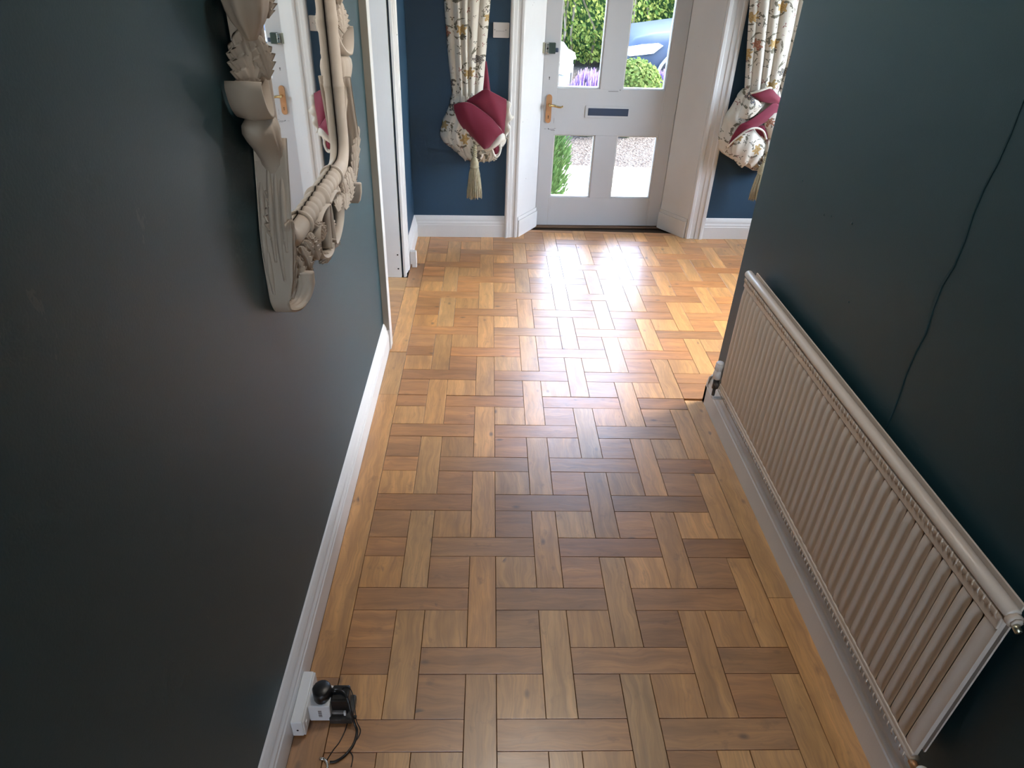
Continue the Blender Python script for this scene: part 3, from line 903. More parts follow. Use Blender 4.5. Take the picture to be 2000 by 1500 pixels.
# lockshield at the near end
MB().tube([(RX + .004, RY0 - .022, RZ0 + .006), (RX + .004, RY0 + .0, RZ0 + .008)], 0.008, 10).build('tail_nut', 'copper_plate', rad)
MB().lathe([(0.006, -0.04), (0.0075, -.03), (0.012, -.028), (0.0135, 0.0), (0.013, 0.026), (0.009, 0.032), (0.0001, 0.033)], 14, Matrix.Translation((RX + .004, RY0 - .032, RZ0))).build('lockshield_cap', 'white_plastic', rad)
MB().tube([tuple(p) for p in catmull([(RX + .004, RY0 - .032, RZ0 - .028), (RX + .004, RY0 - .032, RZ0 - .045), (RX + .016, RY0 - .032, RZ0 - .056), (XR - .001, RY0 - .032, RZ0 - .056)], 4)], 0.0065, 10).build('pipe', 'white_paint', rad)

# ------------------------------------------------------------------ carved mirror on the left wall
YC, ZM = 1.6825, 1.475
mir = thing('carved_mirror', (XL, YC, 0.85), 'ornate carved taupe-painted wall mirror with bamboo mouldings, leaves and scrolls', 'mirror')
def MW(u, z, d):
    return (XL + d, YC + u, z)
def flipz(z, top):
    return 2 * ZM - z if top else z
def mirror_part(name, mb, mat='frame_paint', parent=None):
    return mb.build(name, mat, parent or mir)
mirror_part('backing_board', MB().box(XL + .001, XL + .018, YC - .335, YC + .335, 0.995, 2 * ZM - 0.995))
mirror_part('mirror_glass', MB().box(XL + .0185, XL + .0215, YC - .330, YC + .330, 1.000, 2 * ZM - 1.000), 'mirror_silver')

# bamboo mouldings: two rods side by side round a rounded rectangle
def rounded_rect(hu, z0, z1, r, n=8):
    pts = []
    for (cu, cz, a0) in ((hu - r, z1 - r, 0), (-hu + r, z1 - r, PI / 2), (-hu + r, z0 + r, PI), (hu - r, z0 + r, 1.5 * PI)):
        for k in range(n + 1):
            a = a0 + PI / 2 * k / n
            pts.append((cu + r * math.cos(a), cz + r * math.sin(a)))
    # densify the straights
    out = []
    for i, p in enumerate(pts):
        q = pts[(i + 1) % len(pts)]
        L = math.hypot(q[0] - p[0], q[1] - p[1])
        m_ = max(1, int(L / 0.005))
        for k in range(m_):
            out.append((p[0] + (q[0] - p[0]) * k / m_, p[1] + (q[1] - p[1]) * k / m_))
    return out
ZR = 0.998                                   # height of the bottom rail
NODES = (1.205, 1.365, 1.585, 1.745)
def rod_radius(u, z, r):
    if min(abs(z - ZR), abs(2 * ZM - z - ZR)) < 0.02 and abs(u) < 0.19:      # gathered rails between collars
        q = (abs(u) + 0.018) % 0.036 / 0.036
        k = 0.80 + 0.24 * abs(math.sin(PI * q)) ** 0.55
        if abs(abs(u) - 0.186) < 0.006 or abs(abs(u) - 0.0) < 0.007:
            k = 1.22
        return r * k
    k = 1.0
    for zn in NODES:
        dz = abs(z - zn)
        if dz < 0.004:
            k = 1.09
        elif dz < 0.014:
            k = 1.04
    return r * k
_pts = rounded_rect(0.330, ZR, 2 * ZM - ZR, 0.075)
_rod = MB().tube([MW(u, z, 0.0225) for u, z in _pts], [rod_radius(u, z, 0.025) for u, z in _pts], 24, closed=True)
_rod.v = [(max(x, XL + 0.0230), y, z) for x, y, z in _rod.v]      # flat back, a hair in front of the glass
mirror_part('bamboo_moulding', _rod)
for sg in (-1, 1):
    for tp in (False, True):
        uc = sg * 0.186
        _rc = MB().tube([MW(uc - .006, flipz(ZR, tp), .0225), MW(uc - .005, flipz(ZR, tp), .0225), MW(uc + .005, flipz(ZR, tp), .0225), MW(uc + .006, flipz(ZR, tp), .0225)], [.026, .031, .031, .026], 20)
        _rc.v = [(max(x, XL + 0.0229), y, z) for x, y, z in _rc.v]
        mirror_part('rail_collar', _rc)

def ribbon(path, thick, d0, d1, ridges=0, taper=None, nd=None, round_=0.0):
    """carved ribbon: a curve in the plane of the wall, swept in depth; ridges run along its outer side"""
    pts = [Vector(p) for p in path]
    n = len(pts)
    m = MB()
    nd = nd or max(3, ridges * 4 + 1)
    rows = []
    for i, p in enumerate(pts):
        t = (pts[min(i + 1, n - 1)] - pts[max(i - 1, 0)]).normalized()
        nr = Vector((t.y, -t.x))
        k = i / (n - 1)
        th = thick * (taper(k) if taper else 1.0)
        dk = d1(k) if callable(d1) else d1
        row = []
        for j in range(nd):
            f = j / (nd - 1)
            rg = 0.0030 * abs(math.sin(PI * ridges * f)) if ridges else 0.0
            edge = -0.35 * th if j in (0, nd - 1) else 0
            row.append(MW(*(p + nr * (th / 2 + rg + edge + (round_ * (1 - abs(2 * f - 1) ** 3) - round_))), d0 + (dk - d0) * f))
        for j in range(nd - 1, -1, -1):
            f = j / (nd - 1)
            edge = -0.35 * th if j in (0, nd - 1) else 0
            row.append(MW(*(p - nr * (th / 2 + edge)), d0 + (dk - d0) * f))
        rows.append(row)
    m.grid(rows, close_u=True, caps=True)
    return m

def leaf(base, tip, width, lobes=4, d0=0.03, d1=0.07, curl=0.02, belly=0.006, thick=0.004, tilt=0.75):
    """acanthus leaf turned half towards the near side of the frame: base/tip as (u, z); d is its stand-off"""
    b, t = Vector(base), Vector(tip)
    ax = t - b
    L = ax.length
    ax.normalize()
    cr = Vector((ax.y, -ax.x))
    if cr.x < 0:
        cr = -cr
    m = MB()
    ns, nt = lobes * 6 + 1, 15
    top, bot = [], []
    for i in range(ns):
        s = i / (ns - 1)
        env = max(0.05, math.sin(PI * min(1, 0.14 + 0.86 * s) ** 0.85) ** 0.8) if s < 1 else 0.03
        saw = 0.50 + 0.50 * (1 - ((s * lobes) % 1.0)) ** 0.8
        wd = width / 2 * env * (saw if 0 < s < 1 else 1)
        r1, r2 = [], []
        for j in range(nt):
            f = -1 + 2 * j / (nt - 1)
            sl = s * L + 0.35 * width * abs(f) ** 1.5 * (1 - s)     # lobes sweep forward
            p = b + ax * min(sl, L * 1.02) + cr * (wd * f)
            d = d0 + (d1 - d0) * s + belly * (1 - f * f) * env + tilt * wd * f + 0.0022 * math.cos(f * PI * 4) * env - curl * max(0, s - 0.7) ** 1.5
            d = max(0.003, d)
            r1.append(MW(p.x, p.y, d))
            r2.append(MW(p.x, p.y, max(0.0, d - thick)))
        top.append(r1)
        bot.append(r2)
    rows = [a_ + b_[::-1] for a_, b_ in zip(top, bot)]
    m.grid(rows, close_u=True, caps=True)
    return m

def both(name, fn, tops=(False, True), sides=(-1, 1)):
    for tp in tops:
        for sd in sides:
            mirror_part(name, fn(sd, tp))
# tall J scrolls flanking the frame
def jscroll(sd, tp):
    pts = [(0.345, 1.225), (0.374, 1.13), (0.396, 1.06), (0.405, 1.00), (0.406, 0.955)]
    cu, cz, r = 0.3620, 0.921, 0.0445
    for k in range(1, 13):
        a = 0.25 - (PI * 1.13) * k / 12
        pts.append((cu + (r - .003 * k / 12) * math.cos(a), cz + r * math.sin(a)))
    pts.append((cu - r * .93, cz + .020))
    pts = [(sd * q.x, flipz(q.y, tp)) for q in catmull([(a_, b_, 0) for a_, b_ in pts], 3)]
    dep = [(0.0, .066), (0.12, .066), (0.22, .056), (0.32, .040), (0.46, .038), (0.60, .052), (0.74, .066), (0.88, .075), (1.0, .076)]
    def d_at(k):
        for (a_, b_), (c_, e_) in zip(dep, dep[1:]):
            if k <= c_:
                return b_ + (e_ - b_) * (k - a_) / (c_ - a_)
        return dep[-1][1]
    if (sd > 0) != tp:
        return ribbon(pts, 0.012, 0.002, d_at, ridges=5, taper=lambda k: 0.8 + 0.45 * min(1, k * 1.5), round_=0.004)
    return ribbon(pts[::-1], 0.012, 0.002, lambda k: d_at(1 - k), ridges=5, taper=lambda k: 1.25 - 0.45 * k, round_=0.004)
both('side_scroll', jscroll)
# inner web between scroll and moulding
def web(sd, tp):
    poly = [(0.349, 1.225), (0.378, 1.13), (0.399, 1.06), (0.401, 1.00), (0.396, 0.975), (0.380, 0.985), (0.362, 1.02), (0.350, 1.08), (0.340, 1.225)]
    return MB().prism([(YC + sd * u, flipz(z, tp)) for u, z in poly], XL + .004, XL + .026, 'x')
both('scroll_web', web)
# long veined blades over the scroll and acanthus sprays
def blade(pts, d, r=0.0028):
    q = catmull([MW(u, z, d) for u, z in pts], 6)
    n_ = len(q)
    return MB().tube([tuple(p) for p in q], [r * (0.5 + 1.0 * math.sin(PI * (0.1 + 0.85 * k / (n_ - 1)))) for k in range(n_)], 6)
for dd, z0, z1 in ((0.010, 1.15, 1.05), (0.008, 1.09, 0.965), (0.012, 1.03, 0.93), (0.026, 1.19, 1.00), (0.038, 1.17, 0.96), (0.050, 1.16, 1.02)):
    def jb(s, t, dd=dd, z0=z0, z1=z1):
        def uo(z):
            return lerp_table([(1.225, .350), (1.13, .379), (1.06, .401), (1.00, .410), (0.94, .411)], z)[0]
        return blade([(s * (uo(z) - (.004 if k == 0 else 0)), flipz(z, t)) for k, z in enumerate([z0 + (z1 - z0) * m_ / 5 for m_ in range(6)])], dd + .002, 0.0042)
    both('leaf_vein', jb)
LEAVES = [  # base (u, z), tip (u, z), width, lobes, stand-off at base and tip
    ((0.398, 1.085), (0.388, 0.905), 0.026, 6, 0.062, 0.038), ((0.380, 1.04), (0.372, 0.900), 0.024, 6, 0.054, 0.040),
    ((0.335, 0.985), (0.318, 0.905), 0.036, 5, 0.040, 0.050), ((0.285, 0.985), (0.262, 0.905), 0.042, 5, 0.040, 0.052),
    ((0.230, 0.985), (0.178, 0.908), 0.046, 6, 0.040, 0.054), ((0.200, 0.985), (0.205, 0.930), 0.030, 4, 0.044, 0.050),
    ((0.150, 0.985), (0.085, 0.935), 0.036, 5, 0.040, 0.052), ((0.262, 0.990), (0.240, 0.942), 0.030, 4, 0.046, 0.056),
    ((0.075, 0.930), (0.045, 0.905), 0.034, 4, 0.030, 0.036), ((0.060, 0.880), (0.050, 0.845), 0.036, 4, 0.036, 0.040),
    ((0.375, 1.11), (0.405, 1.03), 0.036, 5, 0.028, 0.034), ((0.360, 1.15), (0.392, 1.08), 0.030, 5, 0.030, 0.036),
]
for b_, t_, w_, lb, e0, e1 in LEAVES:
    both('acanthus_leaf', lambda s, t, b_=b_, t_=t_, w_=w_, lb=lb, e0=e0, e1=e1: leaf((s * b_[0], flipz(b_[1], t)), (s * t_[0], flipz(t_[1], t)), w_, lb, e0, e1, 0.0))
# C scrolls under the rail
def cscroll(sd, tp):
    p = [(0.004, 0.984), (0.06, 0.990), (0.115, 0.980), (0.147, 0.946), (0.140, 0.908), (0.104, 0.883), (0.055, 0.869), (0.020, 0.871), (0.012, 0.886)]
    pts = [(sd * q.x, flipz(q.y, tp)) for q in catmull([(a_, b_, 0) for a_, b_ in p], 5)]
    return ribbon(pts, 0.0085, 0.018, 0.055, taper=lambda k: 1.15 - 0.3 * k)
both('c_scroll', cscroll)
def cscroll2(sd, tp):
    p = [(0.010, 0.982), (0.018, 0.955), (0.022, 0.915), (0.026, 0.876)]
    pts = [(sd * q.x, flipz(q.y, tp)) for q in catmull([(a_, b_, 0) for a_, b_ in p], 5)]
    return ribbon(pts, 0.0085, 0.022, 0.052)
both('c_scroll', cscroll2)
# side ornaments: hooked scroll, horn below it, leaf sheaf and bell above
def hook(sd, tp):
    p = [(0.330, 1.400), (0.336, 1.355), (0.348, 1.312), (0.376, 1.283), (0.410, 1.277), (0.438, 1.296), (0.452, 1.326), (0.449, 1.340)]
    pts = [(sd * q.x, flipz(q.y, tp)) for q in catmull([(a_, b_, 0) for a_, b_ in p], 5)]
    return ribbon(pts, 0.015, 0.005, lambda k: 0.044 + 0.022 * smoothstep(0.15, 0.6, k), taper=lambda k: 0.45 + 0.85 * math.sin(PI * min(1, k * 1.05)) ** 0.7)
both('hooked_scroll', hook)
def horn(sd, tp):
    rows = []
    for (z, u0, u1, dd) in ((1.275, 0.38, 0.40, .006), (1.271, 0.35, 0.428, .022), (1.261, 0.342, 0.440, .028), (1.247, 0.340, 0.438, .030), (1.230, 0.340, 0.420, .028), (1.212, 0.338, 0.395, .025), (1.19, 0.338, 0.375, .020), (1.15, 0.340, 0.365, .014), (1.11, 0.345, 0.360, .008)):
        uc, hu = (u0 + u1) / 2, (u1 - u0) / 2
        rows.append([MW(sd * (uc + hu * math.cos(2 * PI * k / 36)), flipz(z, tp), 0.034 + dd * math.sin(2 * PI * k / 36) * (1 + 0.07 * math.cos(12 * 2 * PI * k / 36))) for k in range(36)])
    return MB().grid(rows, close_u=True, caps=True)
both('horn_scroll', horn)
both('acanthus_leaf', lambda s, t: leaf((s * 0.392, flipz(1.418, t)), (s * 0.398, flipz(1.295, t)), 0.052, 6, 0.030, 0.034, 0.0))
both('acanthus_leaf', lambda s, t: leaf((s * 0.385, flipz(1.405, t)), (s * 0.365, flipz(1.330, t)), 0.046, 5, 0.046, 0.056, 0.0))
both('acanthus_leaf', lambda s, t: leaf((s * 0.395, flipz(1.400, t)), (s * 0.412, flipz(1.320, t)), 0.036, 5, 0.018, 0.022, 0.0))
def bell(sd):
    rows = []
    for z, r in ((1.396, .012), (1.404, .017), (1.414, .026), (1.426, .036), (1.442, .044), (1.458, .048), (1.478, .049), (1.500, .045), (1.504, .038), (1.48, .032)):
        rows.append([MW(sd * 0.388 + r * math.cos(2 * PI * k / 36) * (1 + .08 * math.cos(6 * 2 * PI * k / 36)), z, 0.042 + 0.72 * r * math.sin(2 * PI * k / 36) * (1 + .08 * math.cos(6 * 2 * PI * k / 36))) for k in range(36)])
    return MB().grid(rows, close_u=True, caps=True)
for sd in (-1, 1):
    mirror_part('bell_flower', bell(sd))
    poly = [(YC + sd * u, z) for u, z in ((0.340, 1.12), (0.372, 1.12), (0.360, 1.20), (0.366, 1.30), (0.380, 1.38), (0.380, 1.57), (0.366, 1.65), (0.360, 1.75), (0.372, 1.83), (0.340, 1.83))]
    mirror_part('side_board', MB().prism(poly, XL + .004, XL + .036, 'x'))
    mirror_part('acanthus_leaf', leaf((sd * 0.350, 1.475), (sd * 0.338, 1.425), 0.050, 4, 0.050, 0.062, 0.0))

# ------------------------------------------------------------------ curtains
def pleated(tab, y_back, depth, pleats, z_top, z_bot, nz, ph=0.0, amp=0.026, nx=96):
    rows = []
    for i in range(nz + 1):
        z = z_top + (z_bot - z_top) * i / nz
        xl, xr = lerp_table(tab, z)
        row = []
        for j in range(nx + 1):
            t = j / nx
            tw = t + 0.035 * math.sin(2 * PI * t * 1.5 + ph + z * 1.4)
            ph_ = tw * pleats * PI + ph
            fold = abs(math.sin(ph_)) ** 0.55
            edge = math.sin(PI * t) ** 0.35 if 0 < t < 1 else 0
            y = y_back - depth * edge - amp * (fold - 0.6) * (0.4 + 0.6 * edge)
            row.append((xl + (xr - xl) * t, y, z))
        for j in range(9):
            t = 1 - j / 8
            row.append((xl + (xr - xl) * t, y_back + 0.002, z))
        rows.append(row)
    return MB().grid(rows, close_u=True, caps=True)
def bundle(tab, y_back, z_top, z_bot, nz, folds, seed, nx=64, amp=0.013, lean=0.0, hem=0.014):
    rr = random.Random(seed)
    ph = [rr.uniform(0, 6) for _ in range(6)]
    rows = []
    for i in range(nz + 1):
        z = z_top + (z_bot - z_top) * i / nz
        xl, xr, dp = lerp_table(tab, z)
        row = []
        for j in range(nx + 1):
            t = j / nx
            edge = math.sqrt(max(0, 1 - (2 * t - 1) ** 2))
            a_ = folds * 2 * PI * (t + lean * (z_top - z)) + ph[0] + 0.8 * math.sin(z * 22 + ph[1])
            f = abs(math.sin(a_ / 2)) ** 0.6 - 0.6
            f2 = 0.5 * math.sin(a_ * 2.3 + z * 40 + ph[2])
            y = y_back - dp * edge - amp * (f + 0.3 * f2) * edge
            kz = (i / nz) ** 3
            zz = z + hem * kz * math.sin(a_ * 1.0 + ph[3])
            x = xl + (xr - xl) * t + 0.006 * math.sin(z * 55 + t * 9 + ph[4]) * (1 if j in (0, nx) else 0.5)
            row.append((x, y, zz))
        for j in range(9):
            t = 1 - j / 8
            row.append((xl + (xr - xl) * t, y_back + 0.002, z))
        rows.append(row)
    return MB().grid(rows, close_u=True, caps=True)
def sheet(rows_pts, n=8, thick=0.004):
    """smooth cloth panel through rows of control points (each row left to right), with thickness"""
    cr = [catmull(r, n) for r in rows_pts]
    cols = list(zip(*cr))
    cc = [catmull(c, n) for c in cols]
    rows = list(zip(*cc))
    front = [list(r) for r in rows]
    back = [[p + Vector((0, thick, 0)) for p in r] for r in rows]
    nr, nc = len(front), len(front[0])
    m = MB().grid(front)
    m.grid(back)
    o_ = nr * nc
    rim = [(0, j) for j in range(nc)] + [(i, nc - 1) for i in range(1, nr)] + [(nr - 1, j) for j in range(nc - 2, -1, -1)] + [(i, 0) for i in range(nr - 2, 0, -1)]
    for a_, b_ in zip(rim, rim[1:] + rim[:1]):
        ia, ib = a_[0] * nc + a_[1], b_[0] * nc + b_[1]
        m.f.append((ia, ib, o_ + ib, o_ + ia))
        m.s.append(False)
    return m
def tassel(cx, cy, zk, zb, parent_label, lean=0.0, cord_top=None):
    root = thing('tassel', tuple(BK @ Vector((cx, cy, zb))), parent_label, 'tassel', 'curtain tassels')
    top = cord_top or (cx, cy, zk + 0.10)
    m = MB()
    for k in range(2):
        pts = []
        for i in range(21):
            t = i / 20
            p = Vector(top).lerp(Vector((cx, cy, zk + .04)), t)
            a_ = t * 22 + k * PI
            pts.append((p.x + .006 * math.cos(a_) * (1 + .3 * math.sin(t * 3)), p.y + .006 * math.sin(a_), p.z))
        m.tube(pts, 0.0062, 6)
    m.build('cord', 'tassel_cream', root, xf=BK)
    M = Matrix.Translation((cx, cy, 0))
    m = MB().lathe([(0.007, zk + .052), (0.010, zk + .046), (0.017, zk + .038), (0.0225, zk + .022), (0.0245, zk + .008), (0.0240, zk), (0.0262, zk - .003), (0.0262, zk - .010), (0.0235, zk - .013), (0.020, zk - .016)], 20, M)
    m.build('tassel_head', 'tassel_cream', root, xf=BK)
    m = MB()
    rr = random.Random(int(cx * 1000))
    for ring, (r0, r1, nst) in enumerate(((0.022, 0.042, 44), (0.014, 0.030, 26), (0.006, 0.015, 12))):
        for k in range(nst):
            a_ = 2 * PI * k / nst + rr.uniform(-.05, .05)
            rb = r1 * rr.uniform(.92, 1.06)
            w1 = rr.uniform(-.003, .003)
            zz = zb + rr.uniform(-.004, .012)
            pts = []
            for q in range(6):
                t = q / 5
                r = r0 + (rb - r0) * (1 - (1 - t) ** 1.8)
                pts.append((cx + lean * t + r * math.cos(a_ + w1 * 20 * t) + w1 * math.sin(t * 9), cy + 0.85 * r * math.sin(a_), zk - .012 + (zz - zk + .012) * t))
            m.tube(pts, 0.0022, 4)
    f = m.build('fringe', 'tassel_cream', root, xf=BK)
    f['kind'] = 'stuff'
    return root

# left curtain
cl = thing('curtain', tuple(BK @ Vector((-0.11, -0.06, 0.48))), 'floral curtain left of the front door, burgundy lining folded out', 'curtain', 'tied-back curtains')
tabL = [(2.16, -0.36, 0.075), (1.30, -0.243, 0.000), (1.065, -0.228, -0.018), (0.90, -0.212, -0.030), (0.80, -0.203, -0.040)]
pleated(tabL, -0.045, 0.055, 5, 2.16, 0.80, 60, 0.6).build('drape', 'floral_print', cl, xf=BK)
tabB = [(0.84, -0.202, -0.03, 0.07), (0.78, -0.222, 0.03, 0.085), (0.70, -0.255, 0.08, 0.095), (0.645, -0.276, 0.10, 0.10), (0.615, -0.277, 0.10, 0.10), (0.58, -0.25, 0.095, 0.10), (0.555, -0.218, 0.085, 0.095), (0.53, -0.200, 0.075, 0.09), (0.505, -0.16, 0.058, 0.08), (0.49, -0.148, 0.03, 0.07)]
bundle(tabB, -0.035, 0.84, 0.495, 60, 7, 3, lean=0.5).build('gathered_cloth', 'floral_print', cl, xf=BK)
yq = -0.150
up = sheet([
    [(-0.125, yq + .035, 0.820), (-0.075, yq + .02, 0.855), (-0.025, yq + .005, 0.885), (0.010, yq + .004, 0.872), (0.094, yq + .03, 0.829)],
    [(-0.120, yq + .030, 0.806), (-0.070, yq + .004, 0.826), (-0.015, yq - .003, 0.835), (0.030, yq + .0, 0.815), (0.093, yq + .025, 0.768)],
    [(-0.090, yq + .030, 0.795), (-0.045, yq + .006, 0.785), (0.010, yq + .002, 0.770), (0.050, yq + .005, 0.745), (0.088, yq + .022, 0.705)],
    [(-0.088, yq + .034, 0.782), (-0.030, yq + .014, 0.755), (0.020, yq + .012, 0.722), (0.060, yq + .012, 0.685), (0.085, yq + .020, 0.645)]], 7)
up.build('folded_lining', 'lining', cl, xf=BK)
lo = sheet([
    [(-0.197, yq + .030, 0.798), (-0.150, yq + .005, 0.815), (-0.105, yq + .000, 0.812), (-0.040, yq - .004, 0.775), (0.020, yq - .004, 0.728), (0.079, yq + .008, 0.660)],
    [(-0.193, yq + .022, 0.765), (-0.140, yq - .008, 0.770), (-0.090, yq - .014, 0.752), (-0.030, yq - .018, 0.718), (0.020, yq - .016, 0.682), (0.052, yq - .004, 0.645)],
    [(-0.168, yq + .022, 0.705), (-0.118, yq - .006, 0.700), (-0.080, yq - .014, 0.680), (-0.030, yq - .018, 0.650), (0.010, yq - .012, 0.628), (0.026, yq + .0, 0.612)],
    [(-0.115, yq + .026, 0.640), (-0.085, yq + .004, 0.628), (-0.060, yq - .004, 0.612), (-0.030, yq - .006, 0.596), (-0.012, yq - .002, 0.584), (0.000, yq + .006, 0.577)],
    [(-0.042, yq + .022, 0.578), (-0.038, yq + .012, 0.575), (-0.034, yq + .006, 0.572), (-0.030, yq + .004, 0.570), (-0.026, yq + .006, 0.568), (-0.020, yq + .012, 0.568)]], 7, 0.005)
lo.build('folded_lining', 'lining', cl, xf=BK)
hem = sheet([
    [(-0.036, yq + .022, 0.575), (0.000, yq + .012, 0.585), (0.030, yq + .010, 0.617), (0.056, yq + .012, 0.652), (0.083, yq + .02, 0.655)],
    [(-0.020, yq + .020, 0.556), (0.012, yq + .004, 0.575), (0.042, yq - .004, 0.605), (0.068, yq + .0, 0.628), (0.092, yq + .02, 0.632)],
    [(-0.006, yq + .030, 0.552), (0.022, yq + .02, 0.566), (0.052, yq + .012, 0.590), (0.072, yq + .010, 0.608), (0.090, yq + .02, 0.612)]], 6)
hem.build('hem', 'hem_cream', cl, xf=BK)
ruf = []
for i in range(15):
    t = i / 14
    z = 0.822 - 0.20 * t
    b_ = 0.104 + 0.014 * math.sin(PI * min(1, t * 1.2)) + 0.008 * math.sin(t * 19)
    ruf.append([(0.078, yq + .045, z), (0.09, yq + .030, z + .003), (b_, yq + .022 + .006 * math.sin(t * 23), z + .002), (b_ + .004 + .004 * math.sin(t * 31), yq + .040, z - .004)])
sheet(ruf, 2, 0.004).build('hem', 'hem_cream', cl, xf=BK)
MB().lathe([(0.0001, .012), (.007, .010), (.010, .004), (.009, -.004), (.0001, -.008)], 10, Matrix.Translation((0.128, yq + .04, 0.735))).build('hem_knot', 'hem_cream', cl, xf=BK)
lp1 = sheet([[(0.014, yq + .04, 0.592), (0.030, yq + .03, 0.600), (0.052, yq + .034, 0.600)], [(0.020, yq + .035, 0.566), (0.038, yq + .024, 0.572), (0.058, yq + .03, 0.572)], [(0.032, yq + .035, 0.535), (0.044, yq + .028, 0.536), (0.058, yq + .032, 0.545)]], 5)
lp1.build('folded_lining', 'lining', cl, xf=BK)
MB().tube([tuple(p) for p in catmull([(0.008, yq + .03, 0.588), (0.022, yq + .022, 0.555), (0.036, yq + .022, 0.524), (0.056, yq + .026, 0.532), (0.066, yq + .03, 0.565), (0.062, yq + .034, 0.598)], 5)], 0.0065, 8).build('hem', 'hem_cream', cl, xf=BK)
sheet([[(-0.028, -0.050, 1.01), (-0.022, -0.052, 1.01), (-0.017, -0.050, 1.01)], [(-0.032, -0.052, 0.93), (-0.016, -0.058, 0.93), (-0.004, -0.052, 0.93)], [(-0.036, -0.056, 0.85), (-0.010, -0.066, 0.85), (0.008, -0.058, 0.85)]], 5).build('lining_edge', 'lining', cl, xf=BK)
tassel(-0.082, -0.150, 0.478, 0.292, 'olive cream tassel hanging below the left curtain, fully in view', 0.0, (-0.078, -0.140, 0.59))

# right curtain
cr_ = thing('curtain', tuple(BK @ Vector((1.58, -0.06, 0.46))), 'floral curtain right of the front door, half hidden by the wall corner', 'curtain', 'tied-back curtains')
tabR = [(2.16, 1.30, 1.80), (1.345, 1.378, 1.74), (1.054, 1.424, 1.74), (0.89, 1.452, 1.72), (0.80, 1.46, 1.70)]
pleated(tabR, -0.045, 0.055, 5, 2.16, 0.80, 60, 2.1).build('drape', 'floral_print', cr_, xf=BK)
tabRB = [(0.905, 1.45, 1.72, 0.06), (0.87, 1.425, 1.74, 0.08), (0.79, 1.392, 1.78, 0.09), (0.73, 1.365, 1.80, 0.10), (0.625, 1.358, 1.80, 0.105), (0.57, 1.372, 1.80, 0.10), (0.545, 1.395, 1.79, 0.10), (0.522, 1.44, 1.78, 0.09), (0.49, 1.52, 1.76, 0.08), (0.465, 1.575, 1.74, 0.07)]
bundle(tabRB, -0.030, 0.905, 0.468, 60, 6, 9, lean=-0.5, amp=0.018).build('gathered_cloth', 'floral_print', cr_, xf=BK)
yq = -0.140
sheet([
    [(1.462, yq + .02, 0.889), (1.500, yq + .005, 0.905), (1.560, yq - .004, 0.922), (1.610, yq + .004, 0.892), (1.660, yq + .02, 0.858)],
    [(1.470, yq + .018, 0.880), (1.505, yq - .002, 0.880), (1.560, yq - .008, 0.884), (1.610, yq - .004, 0.868), (1.662, yq + .018, 0.842)],
    [(1.490, yq + .022, 0.868), (1.520, yq + .006, 0.856), (1.565, yq + .0, 0.848), (1.612, yq + .004, 0.845), (1.664, yq + .02, 0.826)]], 7).build('folded_lining', 'lining', cr_, xf=BK)
sheet([
    [(1.604, yq + .005, 0.856), (1.560, yq - .006, 0.823), (1.510, yq - .012, 0.783), (1.468, yq - .012, 0.753), (1.428, yq + .0, 0.725), (1.404, yq + .02, 0.655), (1.400, yq + .03, 0.602)],
    [(1.632, yq + .0, 0.838), (1.585, yq - .015, 0.793), (1.530, yq - .022, 0.757), (1.480, yq - .022, 0.727), (1.440, yq - .008, 0.697), (1.414, yq + .012, 0.642), (1.406, yq + .03, 0.600)],
    [(1.662, yq + .01, 0.812), (1.608, yq - .006, 0.772), (1.550, yq - .014, 0.737), (1.500, yq - .016, 0.704), (1.455, yq - .004, 0.675), (1.424, yq + .014, 0.628), (1.410, yq + .03, 0.598)]], 6).build('folded_lining', 'lining', cr_, xf=BK)
sheet([
    [(1.500, yq + .004, 0.707), (1.553, yq - .008, 0.730), (1.580, yq - .002, 0.722), (1.600, yq + .01, 0.700)],
    [(1.530, yq + .0, 0.692), (1.572, yq - .012, 0.700), (1.600, yq - .006, 0.680), (1.616, yq + .01, 0.660)],
    [(1.570, yq + .004, 0.662), (1.594, yq - .006, 0.658), (1.612, yq - .002, 0.640), (1.622, yq + .01, 0.612)]], 6).build('folded_lining', 'lining', cr_, xf=BK)
# round lobe of printed cloth below the band
rows = []
for i in range(13):
    t = i / 12
    z = 0.712 - 0.20 * t
    hw = 0.098 * math.sin(PI * (0.10 + 0.86 * t)) ** 0.6
    cxx = 1.500 + 0.03 * t
    rows.append([(cxx + hw * f, yq + .012 - 0.040 * math.sqrt(max(0, 1 - f * f)) * math.sin(PI * (0.12 + 0.8 * t)) - .004 * math.sin(f * 7 + t * 5), z - 0.03 * f * f) for f in [-1 + k / 10 for k in range(21)]])
MB().grid(rows).build('gathered_cloth', 'floral_print', cr_, xf=BK)
MB().tube([tuple(p) for p in catmull([(1.395, yq + .03, 0.595), (1.425, yq + .005, 0.652), (1.470, yq - .02, 0.704), (1.52, yq - .024, 0.718), (1.566, yq - .02, 0.700), (1.60, yq - .004, 0.655)], 5)], 0.0055, 8).build('hem', 'hem_cream', cr_, xf=BK)
MB().tube([tuple(p) for p in catmull([(1.46, yq + .02, 0.893), (1.50, yq, 0.910), (1.545, yq - .006, 0.928), (1.565, yq - .002, 0.925)], 5)], 0.006, 8).build('hem', 'hem_cream', cr_, xf=BK)
sheet([[(1.455, yq + .02, 0.885), (1.47, yq - .004, 0.872), (1.505, yq - .005, 0.858)], [(1.428, yq + .02, 0.83), (1.45, yq - .02, 0.825), (1.52, yq - .025, 0.832)], [(1.415, yq + .02, 0.765), (1.455, yq - .022, 0.765), (1.50, yq - .02, 0.79)]], 6).build('gathered_cloth', 'floral_print', cr_, xf=BK)
